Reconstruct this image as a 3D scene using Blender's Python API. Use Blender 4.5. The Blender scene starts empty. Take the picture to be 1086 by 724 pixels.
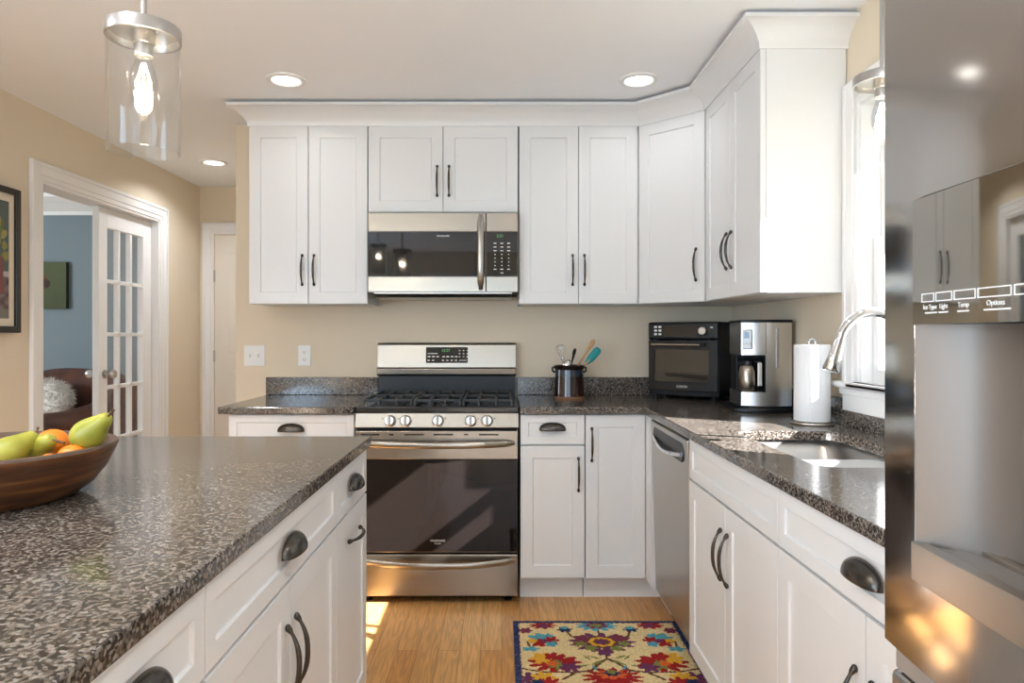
import bpy, math, random
import numpy as np
from mathutils import Matrix, Vector
random.seed(7)
PI = math.pi
S = bpy.context.scene
C = S.collection

# ------------------------------------------------------------------ camera, world, lights, exposure
EYE = 1.246
cam_data = bpy.data.cameras.new('camera')
cam = bpy.data.objects.new('camera', cam_data); C.objects.link(cam)
cam.location = (0, 0, EYE); cam.rotation_euler = (PI/2, 0, 0)
cam_data.sensor_width = 36; cam_data.lens = 725/1086*36
cam_data.shift_x = 11/1086; cam_data.shift_y = -7/1086
cam_data.clip_start = 0.02
S.camera = cam

S.view_settings.view_transform = 'Standard'
S.view_settings.look = 'None'
S.view_settings.gamma = 1.0
S.view_settings.use_curve_mapping = False
S.view_settings.exposure = 0.68

world = bpy.data.worlds.new('sky'); S.world = world; world.use_nodes = True
bg = world.node_tree.nodes['Background']
bg.inputs[0].default_value = (0.80, 0.90, 1.0, 1); bg.inputs[1].default_value = 0.8

def add_light(name, kind, loc, direction, energy, color, **kw):
    d = bpy.data.lights.new(name, kind); d.energy = energy; d.color = color
    for k, v in kw.items(): setattr(d, k, v)
    o = bpy.data.objects.new(name, d); C.objects.link(o); o.location = loc
    o.rotation_euler = Vector(direction).to_track_quat('-Z', 'Y').to_euler()
    return o
SUN_DIR = (-1, 0.55, -0.77)
add_light('sun', 'SUN', (6, -1, 6), SUN_DIR, 32.0, (.97, .98, 1), angle=0.009)
add_light('daylight_rear', 'AREA', (-0.75, -2.98, 1.2), (0, 1, 0.10), 44, (0.52, 0.75, 1.0), shape='RECTANGLE', size=3.0, size_y=2.0)
add_light('added_side_light', 'AREA', (-2.60, -0.9, 1.45), (1, 0.1, 0.45), 80, (0.52, 0.75, 1.0), shape='RECTANGLE', size=1.8, size_y=1.3)  # light of a supposed side window, added to brighten the right cabinets
add_light('daylight_sink', 'AREA', (1.50, 2.0, 1.55), (-1, 0, -0.1), .5, (0.92, 0.97, 1.0), shape='RECTANGLE', size=0.85, size_y=0.95)
add_light('den_area_light', 'AREA', (-5.3, 3.6, 1.5), (1, 0.25, 0), 32, (0.9, 0.97, 1.0), shape='RECTANGLE', size=1.2, size_y=1.2)  # unseen area light standing inside the den, whose walls have no window

# ------------------------------------------------------------------ helpers
class MB:
    def __init__(s): s.v = []; s.f = []; s.m = []
    def add(s, vs, fs, mi=0):
        k = len(s.v); s.v += [tuple(p) for p in vs]
        for f in fs: s.f.append([i+k for i in f]); s.m.append(mi)
        return k
    def box(s, x0, x1, y0, y1, z0, z1, mi=0):
        return s.add([(x0,y0,z0),(x1,y0,z0),(x1,y1,z0),(x0,y1,z0),(x0,y0,z1),(x1,y0,z1),(x1,y1,z1),(x0,y1,z1)],
              [(0,3,2,1),(4,5,6,7),(0,1,5,4),(1,2,6,5),(2,3,7,6),(3,0,4,7)], mi)
    def prism(s, poly, a, b, axis='z', mi=0):
        n = len(poly)
        def P(p, t):
            return {'z': (p[0], p[1], t), 'y': (p[0], t, p[1]), 'x': (t, p[0], p[1])}[axis]
        vs = [P(p, a) for p in poly] + [P(p, b) for p in poly]
        fs = [tuple(range(n))[::-1], tuple(range(n, 2*n))] + [(i, (i+1) % n, n+(i+1) % n, n+i) for i in range(n)]
        return s.add(vs, fs, mi)
    def lathe(s, prof, n=40, c=(0,0,0), M=None, mi=0, closed=False):
        vs, fs = [], []
        rings = []
        for r, z in prof:
            if r < 1e-6:
                rings.append([len(vs)]); vs.append((0, 0, z))
            else:
                rings.append(list(range(len(vs), len(vs)+n)))
                vs += [(r*math.cos(2*PI*i/n), r*math.sin(2*PI*i/n), z) for i in range(n)]
        pairs = list(zip(rings, rings[1:])) + ([(rings[-1], rings[0])] if closed else [])
        for A, B in pairs:
            for i in range(n):
                j = (i+1) % n
                if len(A) == 1 and len(B) == 1: continue
                if len(A) == 1: fs.append((A[0], B[j], B[i]))
                elif len(B) == 1: fs.append((A[i], A[j], B[0]))
                else: fs.append((A[i], A[j], B[j], B[i]))
        if M is not None: vs = [tuple(M @ Vector(p)) for p in vs]
        vs = [(p[0]+c[0], p[1]+c[1], p[2]+c[2]) for p in vs]
        return s.add(vs, fs, mi)
    def tube(s, path, r, n=12, sq=(1, 1), up=None, mi=0, closed=False):
        P = [Vector(p) for p in path]; N = len(P)
        rs = r if isinstance(r, (list, tuple)) else [r]*N
        T = []
        for i in range(N):
            if closed: t = P[(i+1) % N]-P[i-1]
            else: t = P[min(i+1, N-1)]-P[max(i-1, 0)]
            T.append(t.normalized())
        u = Vector(up) if up else (Vector((0,0,1)) if abs(T[0].z) < .9 else Vector((1,0,0)))
        vs, fs = [], []
        for i in range(N):
            u = (u - T[i]*u.dot(T[i])).normalized(); w = T[i].cross(u)
            for k in range(n):
                a = 2*PI*k/n
                vs.append(tuple(P[i] + (u*math.cos(a)*sq[0] + w*math.sin(a)*sq[1])*rs[i]))
        for i in range(N if closed else N-1):
            j = (i+1) % N
            for k in range(n):
                l = (k+1) % n
                fs.append((i*n+k, i*n+l, j*n+l, j*n+k))
        if not closed:
            fs.append(tuple(range(n))[::-1]); fs.append(tuple(range((N-1)*n, N*n)))
        return s.add(vs, fs, mi)
    def ball(s, c, r, n=24, m=14, mi=0):
        rx, ry, rz = r if isinstance(r, (list, tuple)) else (r, r, r)
        k = s.lathe([(math.sin(PI*i/m), -math.cos(PI*i/m)) for i in range(m+1)], n, mi=mi)
        for i in range(k, len(s.v)):
            p = s.v[i]; s.v[i] = (c[0]+p[0]*rx, c[1]+p[1]*ry, c[2]+p[2]*rz)
        return k
    def xf(s, k, M):
        for i in range(k, len(s.v)): s.v[i] = tuple(M @ Vector(s.v[i]))
    def build(s, name, mat, parent=None, smooth=None, bevel=0, seg=2, loc=(0,0,0), rot=(0,0,0), sub=0, solid=0):
        me = bpy.data.meshes.new(name); me.from_pydata(s.v, [], s.f)
        mats = mat if isinstance(mat, (list, tuple)) else [mat]
        for m in mats: me.materials.append(m)
        me.polygons.foreach_set('material_index', s.m)
        import bmesh
        bm = bmesh.new(); bm.from_mesh(me); bmesh.ops.recalc_face_normals(bm, faces=bm.faces); bm.to_mesh(me); bm.free()
        if smooth is not None:
            me.polygons.foreach_set('use_smooth', [True]*len(me.polygons))
            me.set_sharp_from_angle(angle=math.radians(smooth))
        me.update()
        o = bpy.data.objects.new(name, me); C.objects.link(o)
        o.location = loc; o.rotation_euler = rot
        if parent: o.parent = parent
        if solid:
            md = o.modifiers.new('solid', 'SOLIDIFY'); md.thickness = solid; md.offset = 0
        if bevel:
            md = o.modifiers.new('bevel', 'BEVEL'); md.width = bevel; md.segments = seg; md.limit_method = 'ANGLE'; md.angle_limit = math.radians(35)
        if sub:
            md = o.modifiers.new('sub', 'SUBSURF'); md.levels = sub; md.render_levels = sub
        return o

def tag(o, label=None, cat=None, group=None, kind=None):
    if label: o['label'] = label
    if cat: o['category'] = cat
    if group: o['group'] = group
    if kind: o['kind'] = kind
    return o
def thing(name, label, cat, loc=(0,0,0), rz=0, group=None, rot=None, kind=None):
    o = bpy.data.objects.new(name, None); C.objects.link(o); o.empty_display_size = .05
    o.location = loc; o.rotation_euler = rot if rot else (0, 0, rz)
    return tag(o, label, cat, group, kind)
def struct(mb, name, mat, parent=None, **kw):
    o = mb.build(name, mat, parent, **kw)
    if parent is None: o['kind'] = 'structure'
    return o
def text(body, size, mat, parent, name, loc, rot=(PI/2, 0, 0), depth=0.0003, align='CENTER'):
    cu = bpy.data.curves.new(name, 'FONT'); cu.body = body; cu.size = size; cu.extrude = depth
    cu.align_x = align; cu.align_y = 'CENTER'
    t = bpy.data.objects.new(name, cu); C.objects.link(t)
    dg = bpy.context.evaluated_depsgraph_get()
    me = bpy.data.meshes.new_from_object(t.evaluated_get(dg))
    bpy.data.objects.remove(t); bpy.data.curves.remove(cu)
    me.materials.clear(); me.materials.append(mat)
    o = bpy.data.objects.new(name, me); C.objects.link(o)
    o.location = loc; o.rotation_euler = rot; o.parent = parent
    return o
def copy_tree(o, parent=None):
    c = o.copy(); C.objects.link(c)
    if parent: c.parent = parent
    for ch in o.children: copy_tree(ch, c)
    return c

# ------------------------------------------------------------------ materials
def srgb(r, g, b):
    f = lambda c: (c/255/12.92) if c/255 <= .04045 else ((c/255+.055)/1.055)**2.4
    return (f(r), f(g), f(b), 1)
def mat(name, col, rough=.5, metal=0, bump=0, bump_scale=200, coat=0, spec=.5, emit=None, es=0, stretch=None, vary=0):
    m = bpy.data.materials.new(name); m.use_nodes = True
    nt = m.node_tree; p = nt.nodes['Principled BSDF']
    p.inputs['Base Color'].default_value = col if len(col) == 4 else (*col, 1)
    p.inputs['Roughness'].default_value = rough; p.inputs['Metallic'].default_value = metal
    p.inputs['Specular IOR Level'].default_value = spec
    p.inputs['Coat Weight'].default_value = coat
    if emit: p.inputs['Emission Color'].default_value = (*emit[:3], 1); p.inputs['Emission Strength'].default_value = es
    if bump or vary:
        tc = nt.nodes.new('ShaderNodeTexCoord'); mp = nt.nodes.new('ShaderNodeMapping')
        nz = nt.nodes.new('ShaderNodeTexNoise'); nz.inputs['Scale'].default_value = bump_scale; nz.inputs['Detail'].default_value = 3
        if stretch: mp.inputs['Scale'].default_value = stretch
        nt.links.new(tc.outputs['Object'], mp.inputs[0]); nt.links.new(mp.outputs[0], nz.inputs['Vector'])
        if bump:
            b = nt.nodes.new('ShaderNodeBump'); b.inputs['Strength'].default_value = bump; b.inputs['Distance'].default_value = .002
            nt.links.new(nz.outputs[0], b.inputs['Height']); nt.links.new(b.outputs[0], p.inputs['Normal'])
        if vary:
            r = nt.nodes.new('ShaderNodeMapRange'); r.inputs['To Min'].default_value = rough-vary; r.inputs['To Max'].default_value = rough+vary
            nt.links.new(nz.outputs[0], r.inputs[0]); nt.links.new(r.outputs[0], p.inputs['Roughness'])
    return m
def ramp_mat(name, scale, stops, rough=.4, detail=4, stretch=(1,1,1), distortion=0, bump=0, coat=0, voronoi=None):
    m = bpy.data.materials.new(name); m.use_nodes = True; nt = m.node_tree; p = nt.nodes['Principled BSDF']
    tc = nt.nodes.new('ShaderNodeTexCoord'); mp = nt.nodes.new('ShaderNodeMapping'); mp.inputs['Scale'].default_value = stretch
    nt.links.new(tc.outputs['Object'], mp.inputs[0])
    nz = nt.nodes.new('ShaderNodeTexNoise'); nz.inputs['Scale'].default_value = scale; nz.inputs['Detail'].default_value = detail
    nz.inputs['Distortion'].default_value = distortion
    nt.links.new(mp.outputs[0], nz.inputs['Vector'])
    cr = nt.nodes.new('ShaderNodeValToRGB'); e = cr.color_ramp.elements
    e[0].position, e[0].color = stops[0]; e[1].position, e[1].color = stops[-1]
    for pos, col in stops[1:-1]:
        k = e.new(pos); k.color = col
    src = nz.outputs[0]
    if voronoi:
        vo = nt.nodes.new('ShaderNodeTexVoronoi'); vo.inputs['Scale'].default_value = voronoi
        nt.links.new(mp.outputs[0], vo.inputs['Vector'])
        sp = nt.nodes.new('ShaderNodeSeparateColor'); nt.links.new(vo.outputs['Color'], sp.inputs[0])
        mx = nt.nodes.new('ShaderNodeMath'); mx.operation = 'MULTIPLY_ADD'; mx.inputs[1].default_value = .42
        ml = nt.nodes.new('ShaderNodeMath'); ml.operation = 'MULTIPLY'; ml.inputs[1].default_value = .58
        nt.links.new(nz.outputs[0], ml.inputs[0]); nt.links.new(sp.outputs[0], mx.inputs[0]); nt.links.new(ml.outputs[0], mx.inputs[2])
        src = mx.outputs[0]
    nt.links.new(src, cr.inputs[0]); nt.links.new(cr.outputs[0], p.inputs['Base Color'])
    p.inputs['Roughness'].default_value = rough; p.inputs['Coat Weight'].default_value = coat
    if bump:
        b = nt.nodes.new('ShaderNodeBump'); b.inputs['Strength'].default_value = bump; b.inputs['Distance'].default_value = .003
        nt.links.new(nz.outputs[0], b.inputs['Height']); nt.links.new(b.outputs[0], p.inputs['Normal'])
    return m
def thin_glass(name, tint=(1,1,1), base=.05, top=.75):
    m = bpy.data.materials.new(name); m.use_nodes = True; nt = m.node_tree; nt.nodes.clear()
    out = nt.nodes.new('ShaderNodeOutputMaterial'); mix = nt.nodes.new('ShaderNodeMixShader')
    tr = nt.nodes.new('ShaderNodeBsdfTransparent'); tr.inputs[0].default_value = (*tint, 1)
    gl = nt.nodes.new('ShaderNodeBsdfGlossy'); gl.inputs['Roughness'].default_value = .02
    lw = nt.nodes.new('ShaderNodeLayerWeight'); lw.inputs[0].default_value = .5
    pw = nt.nodes.new('ShaderNodeMath'); pw.operation = 'POWER'; pw.inputs[1].default_value = 4
    mr = nt.nodes.new('ShaderNodeMapRange'); mr.inputs['To Min'].default_value = base; mr.inputs['To Max'].default_value = top
    L = nt.links.new
    L(lw.outputs['Facing'], pw.inputs[0]); L(pw.outputs[0], mr.inputs[0]); L(mr.outputs[0], mix.inputs[0])
    L(tr.outputs[0], mix.inputs[1]); L(gl.outputs[0], mix.inputs[2]); L(mix.outputs[0], out.inputs[0])
    return m
def attr_mat(name, rough=.8, bump=0, bs=400):
    m = mat(name, (.5,.5,.5), rough, bump=bump, bump_scale=bs, spec=.2)
    nt = m.node_tree; a = nt.nodes.new('ShaderNodeVertexColor'); a.layer_name = 'Col'
    nt.links.new(a.outputs[0], nt.nodes['Principled BSDF'].inputs['Base Color'])
    return m

M_PAINT = mat('tan_wall_paint', (.76,.66,.515), .75, bump=.05, bump_scale=180, spec=.3)
M_CEIL = mat('ceiling_paint', (.90,.925,.955), .9, spec=.2)
M_TRIM = mat('white_trim_paint', (.82,.81,.80), .35)
M_CAB = mat('white_cabinet_paint', (.75,.748,.742), .32)
M_CABIN = mat('cabinet_underside', (.62,.48,.33), .6)
M_BLUE = mat('blue_grey_paint', srgb(132,147,155), .8)
M_BLACKGAP = mat('dark_gap', (.01,.01,.01), .9)
M_BRONZE = mat('oil_rubbed_bronze', (.085,.075,.066), .27, metal=.9)
M_STEEL = mat('brushed_stainless', (.45,.425,.39), .28, metal=1, bump=.04, bump_scale=60, stretch=(1,1,40))
M_STEELH = mat('brushed_steel_horizontal', (.36,.325,.275), .27, metal=1, bump=.03, bump_scale=8, stretch=(1,40,60))
M_FRIDGE = mat('fridge_stainless', (.46,.455,.45), .10, metal=1, bump=.0, bump_scale=8, stretch=(1,40,60))
M_STEELC = mat('bright_brushed_steel', (.64,.63,.61), .3, metal=1, bump=.03, bump_scale=60, stretch=(1,1,40))
M_CHROME = mat('chrome', (.82,.83,.85), .06, metal=1)
M_NICKEL = mat('satin_nickel', (.50,.49,.48), .3, metal=1)
M_BLKGLASS = mat('black_glass', (.008,.008,.009), .04, spec=.4)
M_OVENGLASS = mat('dark_oven_glass', (.010,.007,.006), .03, spec=.28)
M_MIRRORGLASS = mat('mirror_glass_panel', (.36,.35,.33), .03, metal=1)
M_BLACK = mat('black_plastic', (.007,.007,.008), .35, spec=.35)
M_BLACKMATT = mat('matt_black', (.009,.009,.010), .55, spec=.35)
M_ENAMEL = mat('black_enamel', (.012,.012,.013), .15, coat=.5)
M_BACKG = mat('satin_black_steel', (.02,.021,.023), .38, metal=.3)
M_IRON = mat('cast_iron', (.034,.034,.036), .55, bump=.1, bump_scale=300)
M_WHITEPL = mat('white_plastic', (.82,.82,.80), .35)
M_WHITETXT = mat('pale_print', (.75,.75,.73), .5)
M_GREEN = mat('green_display', (.05,.2,.08), .4, emit=(.12,.45,.12), es=.35)
M_GLASS = thin_glass('clear_glass')
M_SHADE = thin_glass('clear_shade_glass', (.985,.99,.99), .03, .5)
M_TINT = thin_glass('oven_window_glass', (.88,.88,.86), .04, .6)
M_BULB = mat('bulb_glow', (1,.9,.75), .3, emit=(1,.86,.66), es=14)
M_LENS = mat('downlight_lens', (1,1,1), .4, emit=(1,.97,.92), es=3.2)
M_PAPER = mat('paper_towel', (.76,.76,.76), .95, bump=.9, bump_scale=90, spec=.1)
M_LEATHER = ramp_mat('brown_leather', 6, [(.3, srgb(60,29,19)), (.7, srgb(104,56,36))], .38, bump=.15)
M_FLUFF = mat('white_shag', (.78,.75,.71), .95, spec=.05)
M_GRANITE = ramp_mat('speckled_granite', 115, [(.30,(.014,.012,.011,1)),(.41,(.042,.034,.029,1)),(.50,(.100,.079,.062,1)),(.58,(.150,.121,.097,1)),(.70,(.25,.22,.19,1))], .13, 3, voronoi=215)
M_GRANITE.node_tree.nodes['Principled BSDF'].inputs['Specular IOR Level'].default_value = .65
M_WALNUT = ramp_mat('dark_wood_bowl', 5, [(.3, srgb(48,27,14)),(.5, srgb(84,48,24)),(.72, srgb(135,85,42))], .35, 4, (1.2,1.2,11), .6)
M_WALNUTIN = ramp_mat('dark_wood_rim', 8, [(.3, srgb(62,45,36)),(.7, srgb(98,75,60))], .45, 4, (1,1,6), .5)
M_PEAR = ramp_mat('pear_skin', 14, [(.30, srgb(132,134,44)),(.55, srgb(164,160,58)),(.75, srgb(186,160,68))], .38, 3)
M_STEM = mat('fruit_stem', srgb(84,60,34), .7)
M_ORANGE = mat('orange_peel', srgb(235,125,20), .42, bump=.25, bump_scale=260)
M_CROCK = ramp_mat('brown_glaze', 6, [(.3, srgb(30,17,13)),(.7, srgb(56,32,24))], .16, 3, coat=.4)
M_CROCKB = ramp_mat('blue_glaze', 12, [(.3, srgb(30,34,42)),(.7, srgb(52,70,88))], .16, 3, coat=.4)
M_CLAY = mat('unglazed_clay', srgb(128,88,60), .8)
M_WOODSP = mat('light_wood', srgb(196,150,100), .6)
M_TEAL = mat('teal_silicone', srgb(20,140,140), .45)
M_RUG = attr_mat('rug_pile', .95, .6, 500)
M_ART = attr_mat('painted_canvas', .6)
M_MATBOARD = mat('cream_mat_board', srgb(226,215,195), .8)
M_FRAMEB = mat('black_wood_frame', (.014,.012,.011), .3)
M_DOORH = mat('cream_door_paint', (.74,.68,.60), .45)
M_GRASS = ramp_mat('lawn', 3, [(.3, srgb(52,58,44)),(.7, srgb(78,84,64))], .9)
M_SUBTLE = mat('warm_grey_plastic', (.33,.31,.29), .35, metal=.5)

M_ALCOVE = mat('alcove_grey_metal', (.18,.15,.125), .45, metal=.5)
def floor_material():
    m = bpy.data.materials.new('oak_planks'); m.use_nodes = True; nt = m.node_tree; p = nt.nodes['Principled BSDF']; L = nt.links.new
    tc = nt.nodes.new('ShaderNodeTexCoord'); sep = nt.nodes.new('ShaderNodeSeparateXYZ'); cmb = nt.nodes.new('ShaderNodeCombineXYZ')
    L(tc.outputs['Object'], sep.inputs[0]); L(sep.outputs['Y'], cmb.inputs['X']); L(sep.outputs['X'], cmb.inputs['Y'])
    br = nt.nodes.new('ShaderNodeTexBrick'); L(cmb.outputs[0], br.inputs['Vector'])
    br.inputs['Scale'].default_value = 1; br.inputs['Brick Width'].default_value = 1.35; br.inputs['Row Height'].default_value = .083
    br.inputs['Mortar Size'].default_value = .0009; br.inputs['Mortar Smooth'].default_value = .3; br.offset = .37; br.offset_frequency = 2
    br.inputs['Color1'].default_value = srgb(202,145,84); br.inputs['Color2'].default_value = srgb(226,176,114); br.inputs['Mortar'].default_value = srgb(120,78,40)
    # grain: stretched along the boards, shifted per board
    fl = nt.nodes.new('ShaderNodeMath'); fl.operation = 'DIVIDE'; fl.inputs[1].default_value = .083; L(sep.outputs['X'], fl.inputs[0])
    ff = nt.nodes.new('ShaderNodeMath'); ff.operation = 'FLOOR'; L(fl.outputs[0], ff.inputs[0])
    c2 = nt.nodes.new('ShaderNodeCombineXYZ'); sx = nt.nodes.new('ShaderNodeMath'); sx.operation = 'MULTIPLY'; sx.inputs[1].default_value = 17; L(sep.outputs['X'], sx.inputs[0])
    sy = nt.nodes.new('ShaderNodeMath'); sy.operation = 'MULTIPLY'; sy.inputs[1].default_value = 1.3; L(sep.outputs['Y'], sy.inputs[0])
    sz = nt.nodes.new('ShaderNodeMath'); sz.operation = 'MULTIPLY'; sz.inputs[1].default_value = 3.71; L(ff.outputs[0], sz.inputs[0])
    L(sx.outputs[0], c2.inputs[0]); L(sy.outputs[0], c2.inputs[1]); L(sz.outputs[0], c2.inputs[2])
    nz = nt.nodes.new('ShaderNodeTexNoise'); nz.inputs['Scale'].default_value = 1.6; nz.inputs['Detail'].default_value = 2; L(c2.outputs[0], nz.inputs['Vector'])
    sn = nt.nodes.new('ShaderNodeMath'); sn.operation = 'MULTIPLY'; sn.inputs[1].default_value = 45; L(nz.outputs[0], sn.inputs[0])
    si = nt.nodes.new('ShaderNodeMath'); si.operation = 'SINE'; L(sn.outputs[0], si.inputs[0])
    mr = nt.nodes.new('ShaderNodeMapRange'); mr.inputs['From Min'].default_value = -1; mr.inputs['To Min'].default_value = .80; mr.inputs['To Max'].default_value = 1.04; L(si.outputs[0], mr.inputs[0])
    mx = nt.nodes.new('ShaderNodeMix'); mx.data_type = 'RGBA'; mx.blend_type = 'MULTIPLY'; mx.inputs[0].default_value = 1
    L(br.outputs['Color'], mx.inputs[6]); L(mr.outputs[0], mx.inputs[7]); L(mx.outputs[2], p.inputs['Base Color'])
    p.inputs['Roughness'].default_value = .3
    return m
M_FLOOR = floor_material()

# ------------------------------------------------------------------ room shell
XW, XL, YB, YR, YH, ZC = 1.28, -2.385, 3.80, -2.8, 5.40, 2.415
XE = -1.478                       # free left end of the kitchen wall
D1, D2 = 3.54, 4.76              # french door opening in the left wall
b = MB(); b.box(-5.6, 1.5, YR-.1, 6.1, -.06, 0); struct(b, 'floor', M_FLOOR)
b = MB(); b.box(XL-.12, 1.42, YR-.1, 6.1, ZC, ZC+.08); struct(b, 'ceiling', M_CEIL)
b = MB(); b.box(XE, XW+.12, YB, YB+.12, 0, ZC); struct(b, 'wall_back', M_PAINT)
# right wall with the sink window opening
W0, W1, WZ0, WZ1 = 1.56, 2.44, 1.075, 2.075
b = MB()
b.box(XW, XW+.12, YR, W0, 0, ZC); b.box(XW, XW+.12, W1, YB, 0, ZC)
b.box(XW, XW+.12, W0, W1, 0, WZ0); b.box(XW, XW+.12, W0, W1, WZ1, ZC)
struct(b, 'wall_right', M_PAINT)
# left wall with french door opening and an added, unseen window behind the camera
b = MB()
b.box(XL-.12, XL, YR, -1.8, 0, ZC); b.box(XL-.12, XL, 0.0, D1, 0, ZC); b.box(XL-.12, XL, D2, YH+.7, 0, ZC)
b.box(XL-.12, XL, -1.8, 0, 0, .8); b.box(XL-.12, XL, -1.8, 0, 2.1, ZC)
b.box(XL-.12, XL, D1, D2, 2.045, ZC)
struct(b, 'wall_left', M_PAINT)
b = MB(); b.box(XL, XE+.9, YH, YH+.1, 0, ZC); b.box(XE+.1, XE+.2, YB+.12, YH, 0, ZC); struct(b, 'wall_hall', M_PAINT)
# rear wall with a wide glazed opening
b = MB()
b.box(XL-.12, -2.05, YR-.1, YR, 0, ZC); b.box(.55, XW+.12, YR-.1, YR, 0, ZC); b.box(-2.05, .55, YR-.1, YR, 2.1, ZC); b.box(-2.05, .55, YR-.1, YR, 0, .3)
struct(b, 'wall_rear', M_PAINT)
# den beyond the french door
b = MB(); b.box(-5.6, XL-.12, 5.8, 5.9, 0, 2.5); b.box(-5.6, -5.5, 2.0, 5.8, 0, 2.5); b.box(-5.5, XL-.12, 1.9, 2.0, 0, 2.5)
struct(b, 'wall_den', M_BLUE)
b = MB(); b.box(-5.6, XL-.12, 1.9, 5.9, 2.43, 2.5); struct(b, 'ceiling_den', M_CEIL)
b = MB()
prof = [(5.8, 2.26), (5.785, 2.26), (5.78, 2.29), (5.74, 2.35), (5.70, 2.40), (5.69, 2.43), (5.8, 2.43)]
b.prism(prof, -5.5, XL-.12, 'x'); struct(b, 'trim_den', M_TRIM)
b = MB(); b.box(-30, 40, -40, 40, -.5, -.4); struct(b, 'ground', M_GRASS)

def casing(mb, axis, wall, out, a0, a1, ztop, w=.088, zbot=0, legs=True):
    """stepped door/window casing; wall = plane coordinate, out = +1/-1 direction into the room"""
    steps = [(0, 1, .012), (.012, .72, .018), (.022, .24, .024)]
    for s0, s1, t in steps:                         # fractions measured from the outer edge
        o0, o1 = w*(1-s1), w*(1-s0)
        lo, hi = sorted((wall, wall+out*t))
        for (p0, p1, q0, q1) in ((a0-o1, a0-o0, zbot, ztop+o1), (a1+o0, a1+o1, zbot, ztop+o1), (a0-o0, a1+o0, ztop+o0, ztop+o1)):
            if axis == 'x': mb.box(lo, hi, p0, p1, q0, q1)
            else: mb.box(p0, p1, lo, hi, q0, q1)
# french door casing + jambs
b = MB(); casing(b, 'x', XL, 1, D1, D2, 2.045, .095)
b.box(XL-.13, XL+.004, D1-.012, D1+.014, 0, 2.045); b.box(XL-.13, XL+.004, D2-.014, D2+.012, 0, 2.045); b.box(XL-.13, XL+.004, D1, D2, 2.03, 2.055)
struct(b, 'trim_french_door', M_TRIM, bevel=.003)
# the glazed leaf (right leaf closed)
LY0, LY1 = 4.125, D2-.018
door = thing('door_1', None, None, (XL-.066, LY0, 0.012), kind='structure')
LW, LH = LY1-LY0, 2.015
gx0, gx1, gz0, gz1 = .09, LW-.107, .25, 1.895
b = MB()
b.box(-.02, .02, 0, gx0, 0, LH); b.box(-.02, .02, gx1, LW, 0, LH); b.box(-.02, .02, gx0, gx1, 0, gz0); b.box(-.02, .02, gx0, gx1, gz1, LH)
for i in (1, 2):
    y = gx0+(gx1-gx0)*i/3; b.box(-.016, .016, y-.011, y+.011, gz0, gz1)
for i in range(1, 5):
    z = gz0+(gz1-gz0)*i/5; b.box(-.016, .016, gx0, gx1, z-.012, z+.012)
b.build('door_frame', M_TRIM, door, bevel=.003)
b = MB(); b.box(-.002, .002, gx0, gx1, gz0, gz1); b.build('glazing', M_GLASS, door)
for s in (1, -1):
    b = MB(); Mx = Matrix.Rotation(s*PI/2, 4, 'Y')
    b.lathe([(0,0),(.026,0),(.027,.004),(.012,.008),(.010,.03),(.02,.036),(.028,.05),(.024,.064),(.010,.07),(0,.071)], 24, M=Mx, c=(s*.02, .06, .995))
    b.build('door_knob', M_NICKEL, door, smooth=40)
# hall door
b = MB(); casing(b, 'y', YH, -1, -2.268, -1.46, 2.04, .09); struct(b, 'trim_hall_door', M_TRIM, bevel=.003)
hd = thing('door_2', None, None, (-2.262, YH-.006, .01), kind='structure')
b = MB(); DW = .79; b.box(0, DW, -.004, .02, 0, 2.02)
for (x0, x1, z0, z1) in ((.11,.36,1.1,1.88),(.44,.69,1.1,1.88),(.11,.36,.2,.95),(.44,.69,.2,.95)):
    b.box(x0, x1, -.010, -.004, z0, z1)
b.build('door_panel', M_DOORH, hd, bevel=.004)
for z in (.3, 1.07, 1.70):
    b = MB(); b.box(-.008, .004, -.014, -.004, z-.045, z+.045); b.build('hinge', M_NICKEL, hd)
# baseboards
b = MB(); b.box(XL, XL+.014, -1.8, D1-.1, 0, .12); b.box(XL, XL+.014, D2+.1, YH, 0, .12); struct(b, 'baseboard_left', M_TRIM, bevel=.003)
# sink window: casing, stool, apron, jambs, sashes, glass
b = MB(); casing(b, 'x', XW, -1, W0, W1, WZ1, .088, zbot=WZ0)
b.box(XW-.002, XW+.12, W1-.006, W1+.01, WZ0, WZ1); b.box(XW-.002, XW+.12, W0-.01, W0+.012, WZ0, WZ1); b.box(XW-.002, XW+.12, W0, W1, WZ1-.012, WZ1+.01)
b.box(XW-.022, XW, W0-.085, W1+.085, WZ0-.105, WZ0-.02); b.box(XW-.032, XW, W0-.09, W1+.09, WZ0-.045, WZ0-.02)
struct(b, 'trim_window', M_TRIM, bevel=.003)
b = MB(); b.box(XW-.05, XW+.12, W0-.012, W1+.012, WZ0-.02, WZ0+.002); b.box(XW-.05, XW, W0-.115, W1+.115, WZ0-.02, WZ0+.002)
struct(b, 'trim_window_stool', M_TRIM, bevel=.007, seg=3)
win = thing('window_1', None, None, (XW+.055, W0+.008, WZ0), kind='structure')
wl, wh = W1-W0-.016, WZ1-WZ0-.012
b = MB()
for (x, z0, z1) in ((.0, 0, wh/2+.02), (.028, wh/2-.02, wh)):
    b.box(x-.014, x+.014, 0, .028, z0, z1); b.box(x-.014, x+.014, wl-.033, wl, z0, z1)
    b.box(x-.0138, x+.0138, .02, wl-.02, z0+.0005, z0+.05); b.box(x-.0138, x+.0138, .02, wl-.02, z1-(.08 if x > 0 else .045), z1-.0005)
b.build('window_sash', M_TRIM, win, bevel=.003)
b = MB(); b.box(-.002, .002, .04, wl-.04, .04, wh/2); b.box(.026, .030, .04, wl-.04, wh/2, wh-.04); b.build('glazing', M_GLASS, win)
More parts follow.
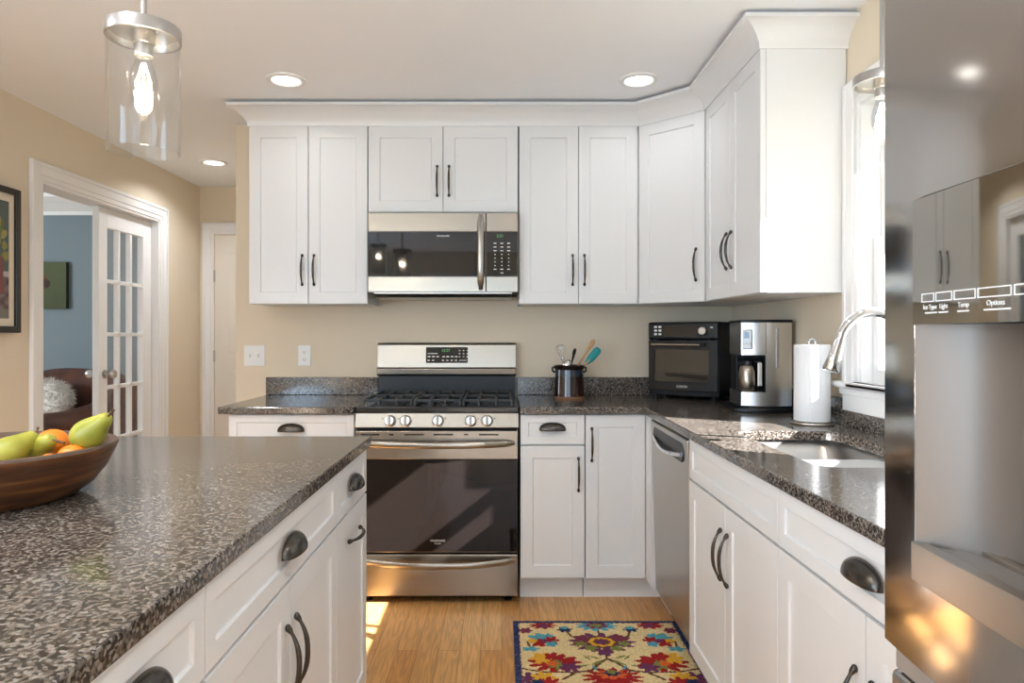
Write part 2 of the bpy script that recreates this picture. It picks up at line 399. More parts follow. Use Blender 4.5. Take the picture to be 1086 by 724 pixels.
# rear glazing behind the camera, seen in reflections; left rear window added for side light
rw = thing('window_2', None, None, (-2.05, YR-.05, .3), kind='structure')
b = MB()
for x in (0, .83, 1.70, 2.52): b.box(x, x+.08, -.03, .03, 0, 1.8)
b.box(0, 2.6, -.03, .03, 0, .08); b.box(0, 2.6, -.03, .03, 1.72, 1.8)
b.build('window_sash', M_TRIM, rw)
lw_ = thing('added_window_3', None, None, (XL-.06, -1.8, .8), kind='structure')
b = MB()
for y in (0, .87, 1.74): b.box(-.03, .03, y, y+.06, 0, 1.3)
b.box(-.03, .03, 0, 1.8, 0, .06); b.box(-.03, .03, 0, 1.8, 1.24, 1.3); b.box(-.03, .03, 0, 1.8, .62, .68)
b.build('window_sash', M_TRIM, lw_)

# ------------------------------------------------------------------ hardware
def arc_pull_mesh(L=.152):
    b = MB(); N = 22; path = []; rs = []
    for i in range(N+1):
        u = -1+2*i/N
        path.append((0, -(.004+.024*(1-abs(u)**2.4)), u*L/2))
        a = abs(u)
        rs.append(.0056 if a < .35 else (.0056-.0022*min(1, (a-.35)/.45) if a < .82 else .0034+.0030*min(1, (a-.82)/.1)))
    b.tube(path, rs, 12, up=(1, 0, 0))
    for s in (-1, 1): b.ball((0, -.005, s*(L/2-.002)), (.0075, .006, .008), 14, 8)
    return b
def cup_mesh(a=.06, h=.036, d=.026):
    b = MB(); vs = []; fs = []; n, m = 28, 10
    for i in range(n+1):
        ph = PI*i/n
        for j in range(m+1):
            ps = PI/2*j/m; r = math.sin(ph)**.75
            vs.append((-a*math.cos(ph), -d*r*math.sin(ps)-.002, h*r*math.cos(ps)-.012))
    for i in range(n):
        for j in range(m): fs.append((i*(m+1)+j, (i+1)*(m+1)+j, (i+1)*(m+1)+j+1, i*(m+1)+j+1))
    b.add(vs, fs)
    return b
_cache = {}
def pull(parent, x, z, horizontal=False):
    if 'pull' not in _cache:
        o = arc_pull_mesh().build('pull_handle', M_BRONZE, smooth=50); _cache['pull'] = o.data; C.objects.unlink(o); bpy.data.objects.remove(o)
    o = bpy.data.objects.new('pull_handle', _cache['pull']); C.objects.link(o); o.parent = parent; o.location = (x, 0, z)
    if horizontal: o.rotation_euler = (0, PI/2, 0)
    return o
def cup(parent, x, z):
    if 'cup' not in _cache:
        o = cup_mesh().build('cup_pull', M_BRONZE, smooth=50); _cache['cup'] = o.data; C.objects.unlink(o); bpy.data.objects.remove(o)
    o = bpy.data.objects.new('cup_pull', _cache['cup']); C.objects.link(o); o.parent = parent; o.location = (x, 0, z)
    md = o.modifiers.new('solid', 'SOLIDIFY'); md.thickness = .003; md.offset = 1
    return o
def shaker(parent, x0, x1, z0, z1, name='door', rail=.057, rec=.006, th=.02):
    """one shaker front: frame with a recessed panel; its own origin at the lower left"""
    w, h = x1-x0, z1-z0; b = MB(); r = min(rail, w*.3, h*.36); c = .002
    V = [(0,0,0),(w,0,0),(w,0,h),(0,0,h), (r,0,r),(w-r,0,r),(w-r,0,h-r),(r,0,h-r),
         (r+c,rec,r+c),(w-r-c,rec,r+c),(w-r-c,rec,h-r-c),(r+c,rec,h-r-c), (0,th,0),(w,th,0),(w,th,h),(0,th,h)]
    F = []
    for i in range(4):
        j = (i+1) % 4
        F += [(i, j, 4+j, 4+i), (4+i, 4+j, 8+j, 8+i), (j, i, 12+i, 12+j)]
    F += [(8,9,10,11), (15,14,13,12)]
    b.add(V, F)
    return b.build(name, M_CAB, parent, loc=(x0, 0, z0), bevel=.0013)
G = .0018   # half reveal between fronts
def cabinet(name, label, loc, rz, w, z0, z1, depth, fronts, toe=False, cat='cabinet', group=None):
    t = thing(name, label, cat, loc, rz, group or {'wall_cabinet': 'white wall cabinets', 'base_cabinet': 'white base cabinets', 'sink_base_cabinet': 'white base cabinets', 'island_cabinet': 'white island cabinets'}[name])
    b = MB(); b.box(.001, w-.001, .021, depth-.004, z0, z1); b.build('cabinet_body', M_CAB, t, bevel=.001)
    if toe:
        b = MB(); b.box(.001, w-.001, .085, depth-.02, 0, z0); b.build('toe_kick', M_CAB, t)
    for f in fronts:
        kind, x0, x1, za, zb = f[:5]
        o = shaker(t, x0+G, x1-G, za+G, zb-G, {'door': 'cabinet_door', 'drawer': 'drawer_front', 'panel': 'false_drawer_front'}[kind],
                   rail=.057 if kind == 'door' else .036)
        for h in f[5:]:
            hx, hz = h[1]-x0-G, h[2]-za-G
            if h[0] == 'cup': cup(o, hx, hz)
            else: pull(o, hx, hz, h[0] == 'h')
    return t

# ------------------------------------------------------------------ upper cabinets
UB, UT = 1.403, 2.306
YU = 3.47
def two_door(w, z0, z1, hz, off=.03):
    return [('door', 0, w/2, z0, z1, ('v', w/2-off, hz)), ('door', w/2, w, z0, z1, ('v', w/2+off, hz))]
cabinet('wall_cabinet', 'tall white two-door wall cabinet above the light switch, left of the microwave', (-1.283, YU, 0), 0, .603, UB, UT, YB-YU, two_door(.603, UB, UT, 1.575))
cabinet('wall_cabinet', 'short white two-door wall cabinet directly above the microwave', (-.678, YU, 0), 0, .762, 1.862, UT, YB-YU, two_door(.762, 1.868, UT, 2.026))
cabinet('wall_cabinet', 'tall white two-door wall cabinet between the microwave and the diagonal corner cabinet', (.088, YU, 0), 0, .604, UB, UT, YB-YU, two_door(.604, UB, UT, 1.575))
cabinet('wall_cabinet', 'white two-door wall cabinet on the right wall with a plain end panel beside the window', (.958, 3.212, 0), -PI/2, .682, UB, UT, XW-.958, two_door(.682, UB, UT, 1.60, .03))
t = thing('corner_wall_cabinet', 'white single-door diagonal wall cabinet in the corner above the toaster oven', 'cabinet', (.694, YU, 0), 0, 'white wall cabinets')
b = MB(); P = [(.694, YB), (.694, 3.49), (.705, 3.489), (.976, 3.226), (.980, 3.214), (XW, 3.214), (XW, YB)]
b.prism([(x-.694, y-YU) for x, y in P], UB, UT); b.build('cabinet_body', M_CAB, t)
dv = Vector((.958-.694, 3.214-YU, 0)); dl = dv.length
o = shaker(t, 0, dl-.006, UB+G, UT-G, 'cabinet_door'); o.location = (dv.x*.003/dl, dv.y*.003/dl, UB+G); o.rotation_euler = (0, 0, math.atan2(dv.y, dv.x))
pull(o, dl-.05, .175)

# crown moulding following the cabinet tops
path = [(-1.283, YB), (-1.283, YU), (.694, YU), (.958, 3.214), (.958, 2.53), (XW, 2.53)]
def offset(path, d):
    out = []
    for i, p in enumerate(path):
        ns = []
        for k in (i-1, i):
            if 0 <= k < len(path)-1:
                a, c = Vector(path[k]), Vector(path[k+1]); e = (c-a).normalized(); ns.append(Vector((e.y, -e.x)))
        if len(ns) == 1: n = -ns[0]*-1; q = Vector(p)+ns[0]*d
        else:
            m = (ns[0]+ns[1]).normalized(); q = Vector(p)+m*(d/m.dot(ns[0]))
        out.append((q.x, q.y))
    return out
prof = [(-.012, 2.303), (.006, 2.303), (.008, 2.320)] + [(.008+.070*(.55*(1-math.cos(a))+.45*a/(PI/2)), 2.320+.064*(.55*math.sin(a)+.45*a/(PI/2))) for a in [PI/2*i/9 for i in range(1, 10)]] + [(.086, 2.386), (.086, 2.400), (-.012, 2.400)]
b = MB(); rings = []
for d, z in prof: rings.append([(x, y, z) for x, y in offset(path, -d if False else d)])
n = len(path); vs = [p for r in rings for p in r]; fs = []
K = len(prof)
for i in range(K):
    j = (i+1) % K
    for q in range(n-1): fs.append((i*n+q, i*n+q+1, j*n+q+1, j*n+q))
b.add(vs, fs)
tag(b.build('crown_moulding', M_CAB, smooth=25), 'white cove crown moulding running along the tops of the wall cabinets', 'moulding')

# ------------------------------------------------------------------ base cabinets
BT, DT, DB = .877, .877, .737      # top of fronts, drawer range
YF, XF = 3.17, .668
ZT, CT = .914, .032
def base_doors(w, hz):
    return [('door', 0, w/2, .118, DB-.004, ('v', w/2-.03, hz)), ('door', w/2, w, .118, DB-.004, ('v', w/2+.03, hz))]
cabinet('base_cabinet', 'white base cabinet with a cup-pull drawer left of the range', (-1.268, YF, 0), 0, .585, .11, ZT-CT, YB-YF,
        [('drawer', 0, .585, DB, DT, ('cup', .292, .81)), ('door', 0, .2925, .118, DB-.004, ('v', .26, .58)), ('door', .2925, .585, .118, DB-.004, ('v', .325, .58))], toe=True)
cabinet('base_cabinet', 'narrow white base cabinet with one drawer and one door just right of the range', (.086, YF, 0), 0, .30, .11, ZT-CT, YB-YF,
        [('drawer', 0, .30, DB, DT, ('cup', .15, .815)), ('door', 0, .30, .118, DB-.004, ('v', .27, .60))], toe=True)
t = thing('corner_base_cabinet', 'white L-shaped corner base cabinet with a full-height door beside the dishwasher', 'cabinet', (.388, YF, 0), 0, 'white base cabinets')
b = MB(); P = [(.389, YB-.004), (.389, YF+.021), (XF+.021, YF+.021), (XF+.021, 3.047), (XW-.004, 3.047), (XW-.004, YB-.004)]
b.prism([(x-.388, y-YF) for x, y in P], .11, ZT-CT); b.build('cabinet_body', M_CAB, t)
b = MB(); P = [(.389, YB-.02), (.389, YF+.085), (XF+.085, YF+.085), (XF+.085, 3.047), (XW-.02, 3.047), (XW-.02, YB-.02)]
b.prism([(x-.388, y-YF) for x, y in P], 0, .11); b.build('toe_kick', M_CAB, t)
o = shaker(t, G, XF-.388-.002, .118, DT-G, 'cabinet_door'); pull(o, .028, .62)
o = shaker(t, 0, .118, .118, DT-G, 'cabinet_door', rail=.05); o.location = (XF-.388, -.002, .118); o.rotation_euler = (0, 0, -PI/2)
# right run
cabinet('sink_base_cabinet', 'white sink base cabinet with two doors and a false drawer front beside the dishwasher', (XF, 2.434, 0), -PI/2, .780, .11, .70, XW-XF,
        [('panel', 0, .780, DB, DT)] + base_doors(.780, .580), toe=True)
cabinet('base_cabinet', 'white base cabinet with one wide drawer and two doors next to the refrigerator', (XF, 1.653, 0), -PI/2, .796, .11, ZT-CT, XW-XF,
        [('drawer', 0, .796, DB, DT, ('cup', .398, .807))] + base_doors(.796, .545), toe=True)
# rails of the sink base behind its false front (the bowls hang between them)
# ------------------------------------------------------------------ countertops
def slab(name, label, outer, loc_z, parent=None, th=CT):
    b = MB(); b.prism(outer, loc_z-th, loc_z)
    return b
t = thing('countertop', 'short speckled granite countertop left of the range below the light switch', 'countertop', (-1.305, 3.14, 0), 0, 'granite countertops')
b = MB(); b.box(0, .622, 0, YB-3.14, ZT-CT, ZT); b.build('worktop', M_GRANITE, t, bevel=.004)
b = MB(); b.box(0, .622, YB-3.14-.02, YB-3.14, ZT, ZT+.098); b.build('backsplash', M_GRANITE, t, bevel=.003)
t = thing('countertop', 'L-shaped speckled granite countertop right of the range, with the sink set into it', 'countertop', (0, 0, 0), 0, 'granite countertops')
CX = .652; SX0, SX1, SY0, SY1 = .80, 1.145, 1.715, 2.36
b = MB()
O = [(.084, YB), (.084, 3.14), (CX, 3.14), (CX, .858), (XW, .858), (XW, YB)]
# top surface with a rounded sink cut-out, as a bridged polygon
def rrect(x0, x1, y0, y1, r, n=6):
    pts = []
    for cx_, cy_, a0 in ((x1-r, y1-r, 0), (x0+r, y1-r, PI/2), (x0+r, y0+r, PI), (x1-r, y0+r, 1.5*PI)):
        for i in range(n+1):
            a = a0+PI/2*i/n; pts.append((cx_+r*math.cos(a), cy_+r*math.sin(a)))
    return pts
import bmesh
def holed_slab(outer, hole, z0, z1, name, m, parent):
    bm = bmesh.new()
    lo = [bm.verts.new((x, y, z1)) for x, y in outer]; li = [bm.verts.new((x, y, z1)) for x, y in hole]
    es = [bm.edges.new((lo[i], lo[(i+1) % len(lo)])) for i in range(len(lo))] + [bm.edges.new((li[i], li[(i+1) % len(li)])) for i in range(len(li))]
    bmesh.ops.triangle_fill(bm, use_beauty=True, use_dissolve=False, edges=es)
    fs = list(bm.faces)
    ex = bmesh.ops.extrude_face_region(bm, geom=fs)
    for v in ex['geom']:
        if isinstance(v, bmesh.types.BMVert): v.co.z = z0
    bmesh.ops.recalc_face_normals(bm, faces=bm.faces)
    me = bpy.data.meshes.new(name); bm.to_mesh(me); bm.free(); me.materials.append(m)
    o = bpy.data.objects.new(name, me); C.objects.link(o); o.parent = parent
    md = o.modifiers.new('bevel', 'BEVEL'); md.width = .004; md.segments = 2; md.limit_method = 'ANGLE'; md.angle_limit = math.radians(50)
    return o
holed_slab(O, rrect(SX0, SX1, SY0, SY1, .06), ZT-CT, ZT, 'worktop', M_GRANITE, t)
b = MB(); b.box(.084, XW, YB-.02, YB, ZT, ZT+.098); b.box(XW-.02, XW, .86, YB-.02, ZT, ZT+.098); b.build('backsplash', M_GRANITE, t, bevel=.003)
# sink
t = thing('kitchen_sink', 'double-bowl stainless steel undermount sink below the window', 'sink', (SX0, SY0, ZT-CT))
def bowl_mesh(x0, x1, y0, y1, zt, zb, r=.06):
    b = MB(); top = rrect(x0, x1, y0, y1, r); n = len(top)
    lv = [(0, zt), (.002, zb+.05), (.008, zb+.02), (.03, zb)]
    vs = []
    for d, z in lv: vs += [(x, y, z) for x, y in rrect(x0+d, x1-d, y0+d, y1-d, max(r-d*.5, .03))]
    fs = []
    for k in range(len(lv)-1):
        for i in range(n): fs.append((k*n+i, k*n+(i+1) % n, (k+1)*n+(i+1) % n, (k+1)*n+i))
    fs.append(tuple(range((len(lv)-1)*n, len(lv)*n)))
    b.add(vs, fs); return b
w, l = SX1-SX0, SY1-SY0
dv_ = .275
for (y0, y1) in ((-.008, dv_-.012), (dv_+.012, l+.008)):
    o = bowl_mesh(-.008, w+.008, y0, y1, -.001 if y0 > 0 else -.001, -.185).build('sink_bowl', M_NICKEL, t, smooth=40, solid=.002)
    b = MB(); b.lathe([(0, .003), (.03, .003), (.042, .006), (.045, .001), (.045, 0)], 24, c=(w/2, (y0+y1)/2, -.184)); b.build('drain', M_CHROME, t, smooth=40)
b = MB(); b.box(-.008, w+.008, dv_-.0125, dv_+.0125, -.03, -.012); b.build('bowl_divider', M_NICKEL, t, bevel=.006)
# faucet
t = thing('faucet', 'chrome gooseneck pull-down faucet behind the sink', 'faucet', (1.185, 2.0, ZT))
b = MB(); b.lathe([(0,0),(.028,0),(.028,.006),(.022,.012),(.019,.05),(.016,.10),(0,.10)], 24); b.build('faucet_base', M_CHROME, t, smooth=40)
R = .098; pth = [(0, 0, .06), (0, 0, .2), (0, 0, .30)]
pth += [(-R+R*math.cos(a), 0, .30+R*math.sin(a)) for a in [PI*i/20*.93 for i in range(1, 21)]]
e = Vector(pth[-1]); d = (e-Vector(pth[-2])).normalized()
b = MB(); b.tube(pth, .0135, 16, up=(0,1,0)); b.build('spout', M_CHROME, t, smooth=40)
b = MB(); b.tube([e, e+d*.02, e+d*.05, e+d*.095, e+d*.10], [.0145, .0155, .019, .024, .021], 20, up=(0,1,0)); b.build('spray_head', M_CHROME, t, smooth=40)
b = MB(); b.tube([(0, -.018, .075), (0, -.04, .08), (.0, -.09, .12)], [.008, .007, .006], 12); b.build('lever', M_CHROME, t, smooth=40)

# ------------------------------------------------------------------ dishwasher
t = thing('dishwasher', 'stainless steel dishwasher with a recessed handle between corner cabinet and sink base', 'dishwasher', (XF, 3.038, 0), -PI/2)
w = .602
b = MB(); b.box(.003, w-.003, .03, .58, .1, ZT-CT-.004); b.build('tub', M_BLACKMATT, t)
b = MB(); b.prism([(.018, .115), (-.006, .866), (.0, .872), (.04, .872), (.04, .115)], .003, w-.003, 'x'); b.build('door', M_STEEL, t, bevel=.003)
def stadium(w, h, n=10):
    r = h/2; return [(w/2-r+r*math.cos(a), r*math.sin(a)) for a in [-PI/2+PI*i/n for i in range(n+1)]] + [(-w/2+r+r*math.cos(a), r*math.sin(a)) for a in [PI/2+PI*i/n for i in range(n+1)]]
b = MB(); b.prism(stadium(.50, .076), -.002, .006, 'y'); b.build('handle_recess', M_BLACK, t, loc=(w/2, -.0045, .815), rot=(-.032, 0, 0), bevel=.001)
b = MB(); N = 18
b.tube([(w/2-.225+.45*i/N, -.008-.016*math.sin(PI*i/N), .806-.020*math.sin(PI*i/N)) for i in range(N+1)], .0065, 12, sq=(1.3, .9), up=(0,0,1)); b.build('handle', M_CHROME, t, smooth=50)
b = MB(); b.box(.01, w-.01, .085, .11, 0, .112); b.build('toe_panel', M_BLACK, t)

# ------------------------------------------------------------------ range
RW = .758
t = thing('gas_range', 'stainless steel gas range with black cooktop in the middle of the back run', 'range', (-.679, 3.165, 0))
b = MB(); b.box(.004, RW-.004, .03, .62, .03, .885); b.build('body', M_BLACKMATT, t)
for x in (.05, RW-.05):
    for y in (.06, .57):
        b = MB(); b.lathe([(0,0),(.018,0),(.018,.008),(.01,.012),(.01,.04),(0,.04)], 16, c=(x, y, 0)); b.build('foot', M_BLACK, t)
b = MB(); b.prism([(.004, .812), (-.008, .818), (.006, .884), (.03, .886), (.03, .812)], 0, RW, 'x'); b.build('control_panel', M_STEELH, t, bevel=.002)
for i, x in enumerate((.163, .236, .385, .536, .612)):
    b = MB(); Mx = Matrix.Rotation(PI/2-.2, 4, 'X')
    k = b.lathe([(0,0),(.027,0),(.027,.006),(.0235,.010),(.022,.026),(.020,.029),(0,.029)], 28, M=Mx)
    kb = b.build('knob', M_STEELC, t, smooth=35, loc=(x, -.004, .848))
    b = MB(); k = b.box(-.005, .005, -.0235, .0235, .0285, .038); b.xf(k, Mx); b.build('knob_grip', M_SUBTLE, kb, bevel=.002)
    m_ = MB(); m_.ball((0, 0, 0), (.003, .001, .003), 8, 6); m_.build('knob_mark', M_BLACK, t, loc=(x+(.035 if i > 1 else -.035), .0005, .858))
# cooktop
b = MB(); b.box(-.002, RW+.002, -.004, .60, .885, .914); b.build('cooktop', M_ENAMEL, t, bevel=.006)
for (x, y, r) in ((.16,.16,.042),(.16,.43,.034),(.38,.295,.05),(.60,.16,.034),(.60,.43,.042)):
    b = MB(); b.lathe([(0,.016),(r*.85,.016),(r,.012),(r,.006),(r*1.15,.004),(r*1.2,0)], 28, c=(x, y, .914)); b.build('burner', M_IRON, t, smooth=35)
for gx0, gx1 in ((.03, .262), (.268, .490), (.496, .728)):
    b = MB(); y0, y1, zt = .03, .55, .945; cxm = (gx0+gx1)/2
    def bar(x0, x1, ya, yb, z0=zt-.014, z1=zt): b.box(x0, x1, ya, yb, z0, z1)
    bar(gx0, gx0+.011, y0, y1); bar(gx1-.011, gx1, y0, y1)
    bar(gx0, gx1, y1-.011, y1); bar(gx0, gx1, (y0+y1)/2-.006, (y0+y1)/2+.006)
    bar(gx0, gx1, y0+.012, y0+.023)
    for fx in (gx0+.07, gx1-.081): bar(fx, fx+.011, y0, y0+.11); bar(fx, fx+.011, y1-.11, y1); bar(fx, fx+.011, (y0+y1)/2-.09, (y0+y1)/2+.09)
    for fx in (gx0, gx0+.07, gx1-.081, gx1-.011):
        b.prism([(y0-.012, .915), (y0, .915), (y0+.014, zt-.014), (y0+.014, zt), (y0+.002, zt)], fx, fx+.011, 'x')
        b.box(fx, fx+.011, y1-.011, y1, .914, zt)
    b.build('grate', M_IRON, t, bevel=.003)
# backguard
b = MB(); b.prism([(.575, .905), (.573, 1.03), (.62, 1.03), (.62, .905)], 0.006, RW-.006, 'x'); b.build('lower_backguard', M_BACKG, t, bevel=.002)
b = MB(); b.prism([(.56, 1.022), (.548, 1.032), (.545, 1.062), (.560, 1.068), (.572, 1.192), (.585, 1.203), (.632, 1.203), (.632, 1.022)], 0, RW, 'x'); b.build('backguard_console', M_STEELH, t, bevel=.002)
disp = MB(); disp.box(-.114, .114, -.004, .006, -.043, .043); dd = disp.build('display_panel', M_BLKGLASS, t, loc=(.380, .5655, 1.136), rot=(-.096, 0, 0), bevel=.003)
text('12:27', .021, M_GREEN, dd, 'clock_digits', (-.006, -.0045, .024))
b = MB()
for r in range(3):
    for c in range(3): b.box(.066+c*.021, .074+c*.021, -.0045, -.0035, .022-r*.017, .027-r*.017)
for c in range(7): b.box(-.104+c*.0235-(.0 if c < 3 else -.008), -.089+c*.0235-(.0 if c < 3 else -.008), -.0045, -.0035, -.012, -.006)
for c in range(6): b.box(-.104+c*.0235+(0 if c < 2 else .031), -.092+c*.0235+(0 if c < 2 else .031), -.0045, -.0035, -.032, -.026)
b.box(-.104, -.05, -.0045, -.0035, .006, .010); b.box(.068, .116-.008, -.0045, -.0035, -.032, -.027)
b.build('keypad_print', M_WHITETXT, dd)
# oven door: steel head, glass, handle
b = MB(); b.box(.004, RW-.004, -.012, .03, .672, .803); b.box(.004, RW-.004, -.004, .03, .240, .68); o = b.build('oven_door', M_STEELH, t, bevel=.003)
for x0, x1 in ((.03,.115),(.16,.18),(.23,.32),(.365,.455),(.505,.525),(.575,.665)):
    b = MB(); b.box(x0, x1, -.0128, -.008, .783, .789); b.build('vent_slot', M_BLACKGAP, o)
b = MB(); b.box(.004, RW-.004, -.013, -.004, .246, .671); gl = b.build('door_glass', M_OVENGLASS, o, bevel=.002)
text('FRIGIDAIRE', .0135, M_WHITETXT, gl, 'brand_lettering', (.385, -.0133, .297)); text('GALLERY', .008, M_WHITETXT, gl, 'series_lettering', (.385, -.0133, .284))
def bow_handle(z, droop, parent, x0=.02, x1=RW-.02, out=.052, r=.0125):
    b = MB(); N = 30; path = []; rs = []
    for i in range(N+1):
        u = -1+2*i/N; k = (1-abs(u)**3)
        path.append(((x0+x1)/2+u*(x1-x0)/2, -.012-out*k, z-droop*(1-u*u))); rs.append(r*(.55+.45*min(1, (1-abs(u))/.08)))
    b.tube(path, rs, 16, sq=(1.25, .75), up=(0,0,1))
    return b.build('handle', M_STEELH, parent, smooth=60)
bow_handle(.748, .004, o)
b = MB(); b.box(.004, RW-.004, -.008, .03, .040, .232); o = b.build('storage_drawer', M_STEELH, t, bevel=.003)
bow_handle(.208, .014, o, out=.045)

# ------------------------------------------------------------------ microwave
t = thing('microwave', 'stainless over-the-range microwave with a black glass door and vertical handle', 'microwave', (-.667, 3.405, 1.452))
w = .749
b = MB(); b.box(.002, w-.002, .03, .395, .004, .404); b.build('body', M_BLACKMATT, t)
b = MB(); b.prism([(.035, -.018), (.01, .0), (.01, .01), (.38, .01), (.38, -.018)], .03, w-.03, 'x'); b.build('vent_grille', M_STEEL, t)
sx = .589
for (x0, x1, nm) in ((0, sx-.001, 'door'), (sx+.001, w, 'control_panel')):
    b = MB(); b.box(x0, x1, 0, .03, .006, .084); b.box(x0, x1, 0, .03, .309, .404); b.box(x0, x1, .002, .03, .08, .312)
    o = b.build(nm, M_STEELH, t, bevel=.003)
    g = MB(); g.box(x0+(.002), x1-.002, -.001, .004, .085, .308); gg = g.build('black_glass', M_BLKGLASS, o)
    if nm == 'door':
        text('FRIGIDAIRE', .0125, M_WHITETXT, gg, 'brand_lettering', (.375, -.0014, .286))
        b = MB(); N = 24
        b.tube([(sx-.026, -.006-.045*(1-abs(-1+2*i/N)**4), .022+.368*i/N) for i in range(N+1)], [.0165 if 1 < i < N-1 else .011 for i in range(N+1)], 16, sq=(1, .7), up=(1,0,0)); b.build('handle', M_STEEL, o, smooth=60)
    else:
        text('2:21', .02, M_GREEN, gg, 'clock_digits', (sx+.07, -.0014, .286))
        b = MB()
        for r in range(9):
            for c in range(3):
                if r == 8 and c != 1: continue
                ww = .006 if r in (3, 4, 5, 6) else .014
                b.box(sx+.045+c*.034-ww/2, sx+.045+c*.034+ww/2, -.0016, -.0005, .250-r*.0185-.0022, .250-r*.0185+.0022)
        b.build('keypad_print', M_WHITETXT, gg)

# ------------------------------------------------------------------ refrigerator
FX, FY = .478, .853
t = thing('refrigerator', 'stainless steel refrigerator with a water dispenser, standing in the right foreground', 'refrigerator', (FX, FY, 0), -PI/2-.013)
fw, fd = .91, XW-FX
b = MB(); b.box(.008, fw-.008, .075, fd-.02, .02, 1.77); b.build('body', M_SUBTLE, t)
def holed_front(mb, x0, x1, z0, z1, hx0, hx1, hz0, hz1, y0, y1, depth):
    V = lambda x, y, z: (x, y, z)
    o = [(x0,z0),(x1,z0),(x1,z1),(x0,z1)]; h = [(hx0,hz0),(hx1,hz0),(hx1,hz1),(hx0,hz1)]
    vs = [(x,y0,z) for x,z in o] + [(x,y0,z) for x,z in h] + [(x,y1,z) for x,z in o] + [(x,y0+depth,z) for x,z in h]
    fs = []
    for i in range(4):
        j = (i+1) % 4
        fs += [(i,j,4+j,4+i), (j,i,8+i,8+j), (4+i,4+j,12+j,12+i)]
    fs += [(8,11,10,9), (12,13,14,15)]
    mb.add(vs, fs)
def bow(o, x0, x1, sag=.008, cuts=26, ax=1):
    # gentle outward bow of a door front between x0 and x1
    me = o.data; bm = bmesh.new(); bm.from_mesh(me); xs = [v.co.x for v in bm.verts]; lo, hi = min(xs), max(xs)
    if cuts:
        for i in range(1, cuts):
            x = x0+(x1-x0)*i/cuts
            if lo < x < hi: bmesh.ops.bisect_plane(bm, geom=bm.verts[:]+bm.edges[:]+bm.faces[:], plane_co=(x, 0, 0), plane_no=(1, 0, 0))
    for v in bm.verts:
        x = v.co.x+o.location.x; v.co[ax] -= (sag if ax == 1 else -sag)*(1-((x-(x0+x1)/2)/((x1-x0)/2))**2)
    bm.to_mesh(me); bm.free()
    if cuts:
        me.polygons.foreach_set('use_smooth', [True]*len(me.polygons)); me.set_sharp_from_angle(angle=math.radians(25))
dx0, dx1 = .070, .386
b = MB(); holed_front(b, 0, fw/2-.003, .868, 1.775, dx0, dx1, 1.004, 1.40, 0, .072, .07)
ld = b.build('left_door', M_FRIDGE, t, bevel=.008, seg=3); bow(ld, 0, fw/2)
b = MB(); b.box(fw/2+.003, fw, 0, .072, .868, 1.775); bow(b.build('right_door', M_FRIDGE, t, bevel=.008, seg=3), fw/2, fw)
b = MB(); b.box(.004, fw-.004, .004, .072, .06, .835); fr = b.build('freezer_drawer', M_FRIDGE, t, bevel=.008, seg=3)
b = MB(); b.tube([(.08, .0, .78), (.08, -.05, .78), (.1, -.055, .78), (fw-.1, -.055, .78), (fw-.08, -.05, .78), (fw-.08, 0, .78)], .012, 14); b.build('handle', M_STEELH, fr, smooth=50)
b = MB(); b.box(.012, .085, .006, .06, .838, .864); b.build('hinge_cover', M_SUBTLE, t, bevel=.003)
for x in (fw/2-.035, fw/2+.035):
    b = MB(); b.tube([(x, .0, 1.02), (x, -.055, 1.03), (x, -.06, 1.06), (x, -.06, 1.62), (x, -.055, 1.65), (x, 0, 1.66)], .012, 14); b.build('handle', M_STEELH, t, smooth=50)
b = MB(); b.box(dx0-.002, dx1+.002, -.001, .01, 1.258, 1.3995); pn = b.build('dispenser_panel', M_MIRRORGLASS, ld); bow(pn, 0, fw/2)
# curved alcove liner, tray with raised lip
b = MB(); nA = 12; vs = []; fs = []
for z in (1.004, 1.258):
    for i in range(nA+1):
        u = i/nA; vs.append((dx0+.0004+(dx1-dx0-.0008)*u, .001+.065*(1-(abs(2*u-1))**5), z))
for i in range(nA): fs.append((i, i+1, nA+2+i, nA+1+i))
b.add(vs, fs); bow(b.build('dispenser_alcove', M_ALCOVE, ld, smooth=50), 0, fw/2, cuts=0)
b = MB(); b.box(dx0, dx1, -.004, .012, .967, 1.010); b.box(dx0+.012, dx1-.012, .050, .060, 1.004, 1.012)
bow(b.build('drip_tray', M_STEEL, ld, bevel=.003), 0, fw/2)
# printed key row on the panel
b = MB(); xs = [.087, .114, .146, .183, .232, .285, .325]; z0, z1 = 1.282, 1.292
for a, c in zip(xs, xs[1:]):
    for (q0, q1, r0, r1) in ((a, c-.003, z0, z0+.0012), (a, c-.003, z1-.0012, z1), (a, a+.0012, z0, z1), (c-.0042, c-.003, z0, z1)): b.box(q0, q1, -.0017, -.0006, r0, r1)
for a, l_ in ((.094,.022),(.120,.016),(.152,.018),(.192,.036),(.196,.030),(.245,.03)): b.box(a, a+l_, -.0017, -.0006, 1.2695, 1.2710)
bow(b.build('key_outline', M_WHITETXT, pn), 0, fw/2)
b = MB(); b.box(dx0+.006, dx1-.006, .010, .062, 1.0042, 1.0065); bow(b.build('drip_grille', M_SUBTLE, ld), 0, fw/2)
for s_, x in (('Ice Type', .103), ('Light', .128), ('Temp', .161), ('Options', .208), ('Lock', .258)):
    bow(text(s_, .0075, M_WHITETXT, pn, 'key_lettering', (x, -.0012, 1.2765)), 0, fw/2, cuts=0, ax=2)

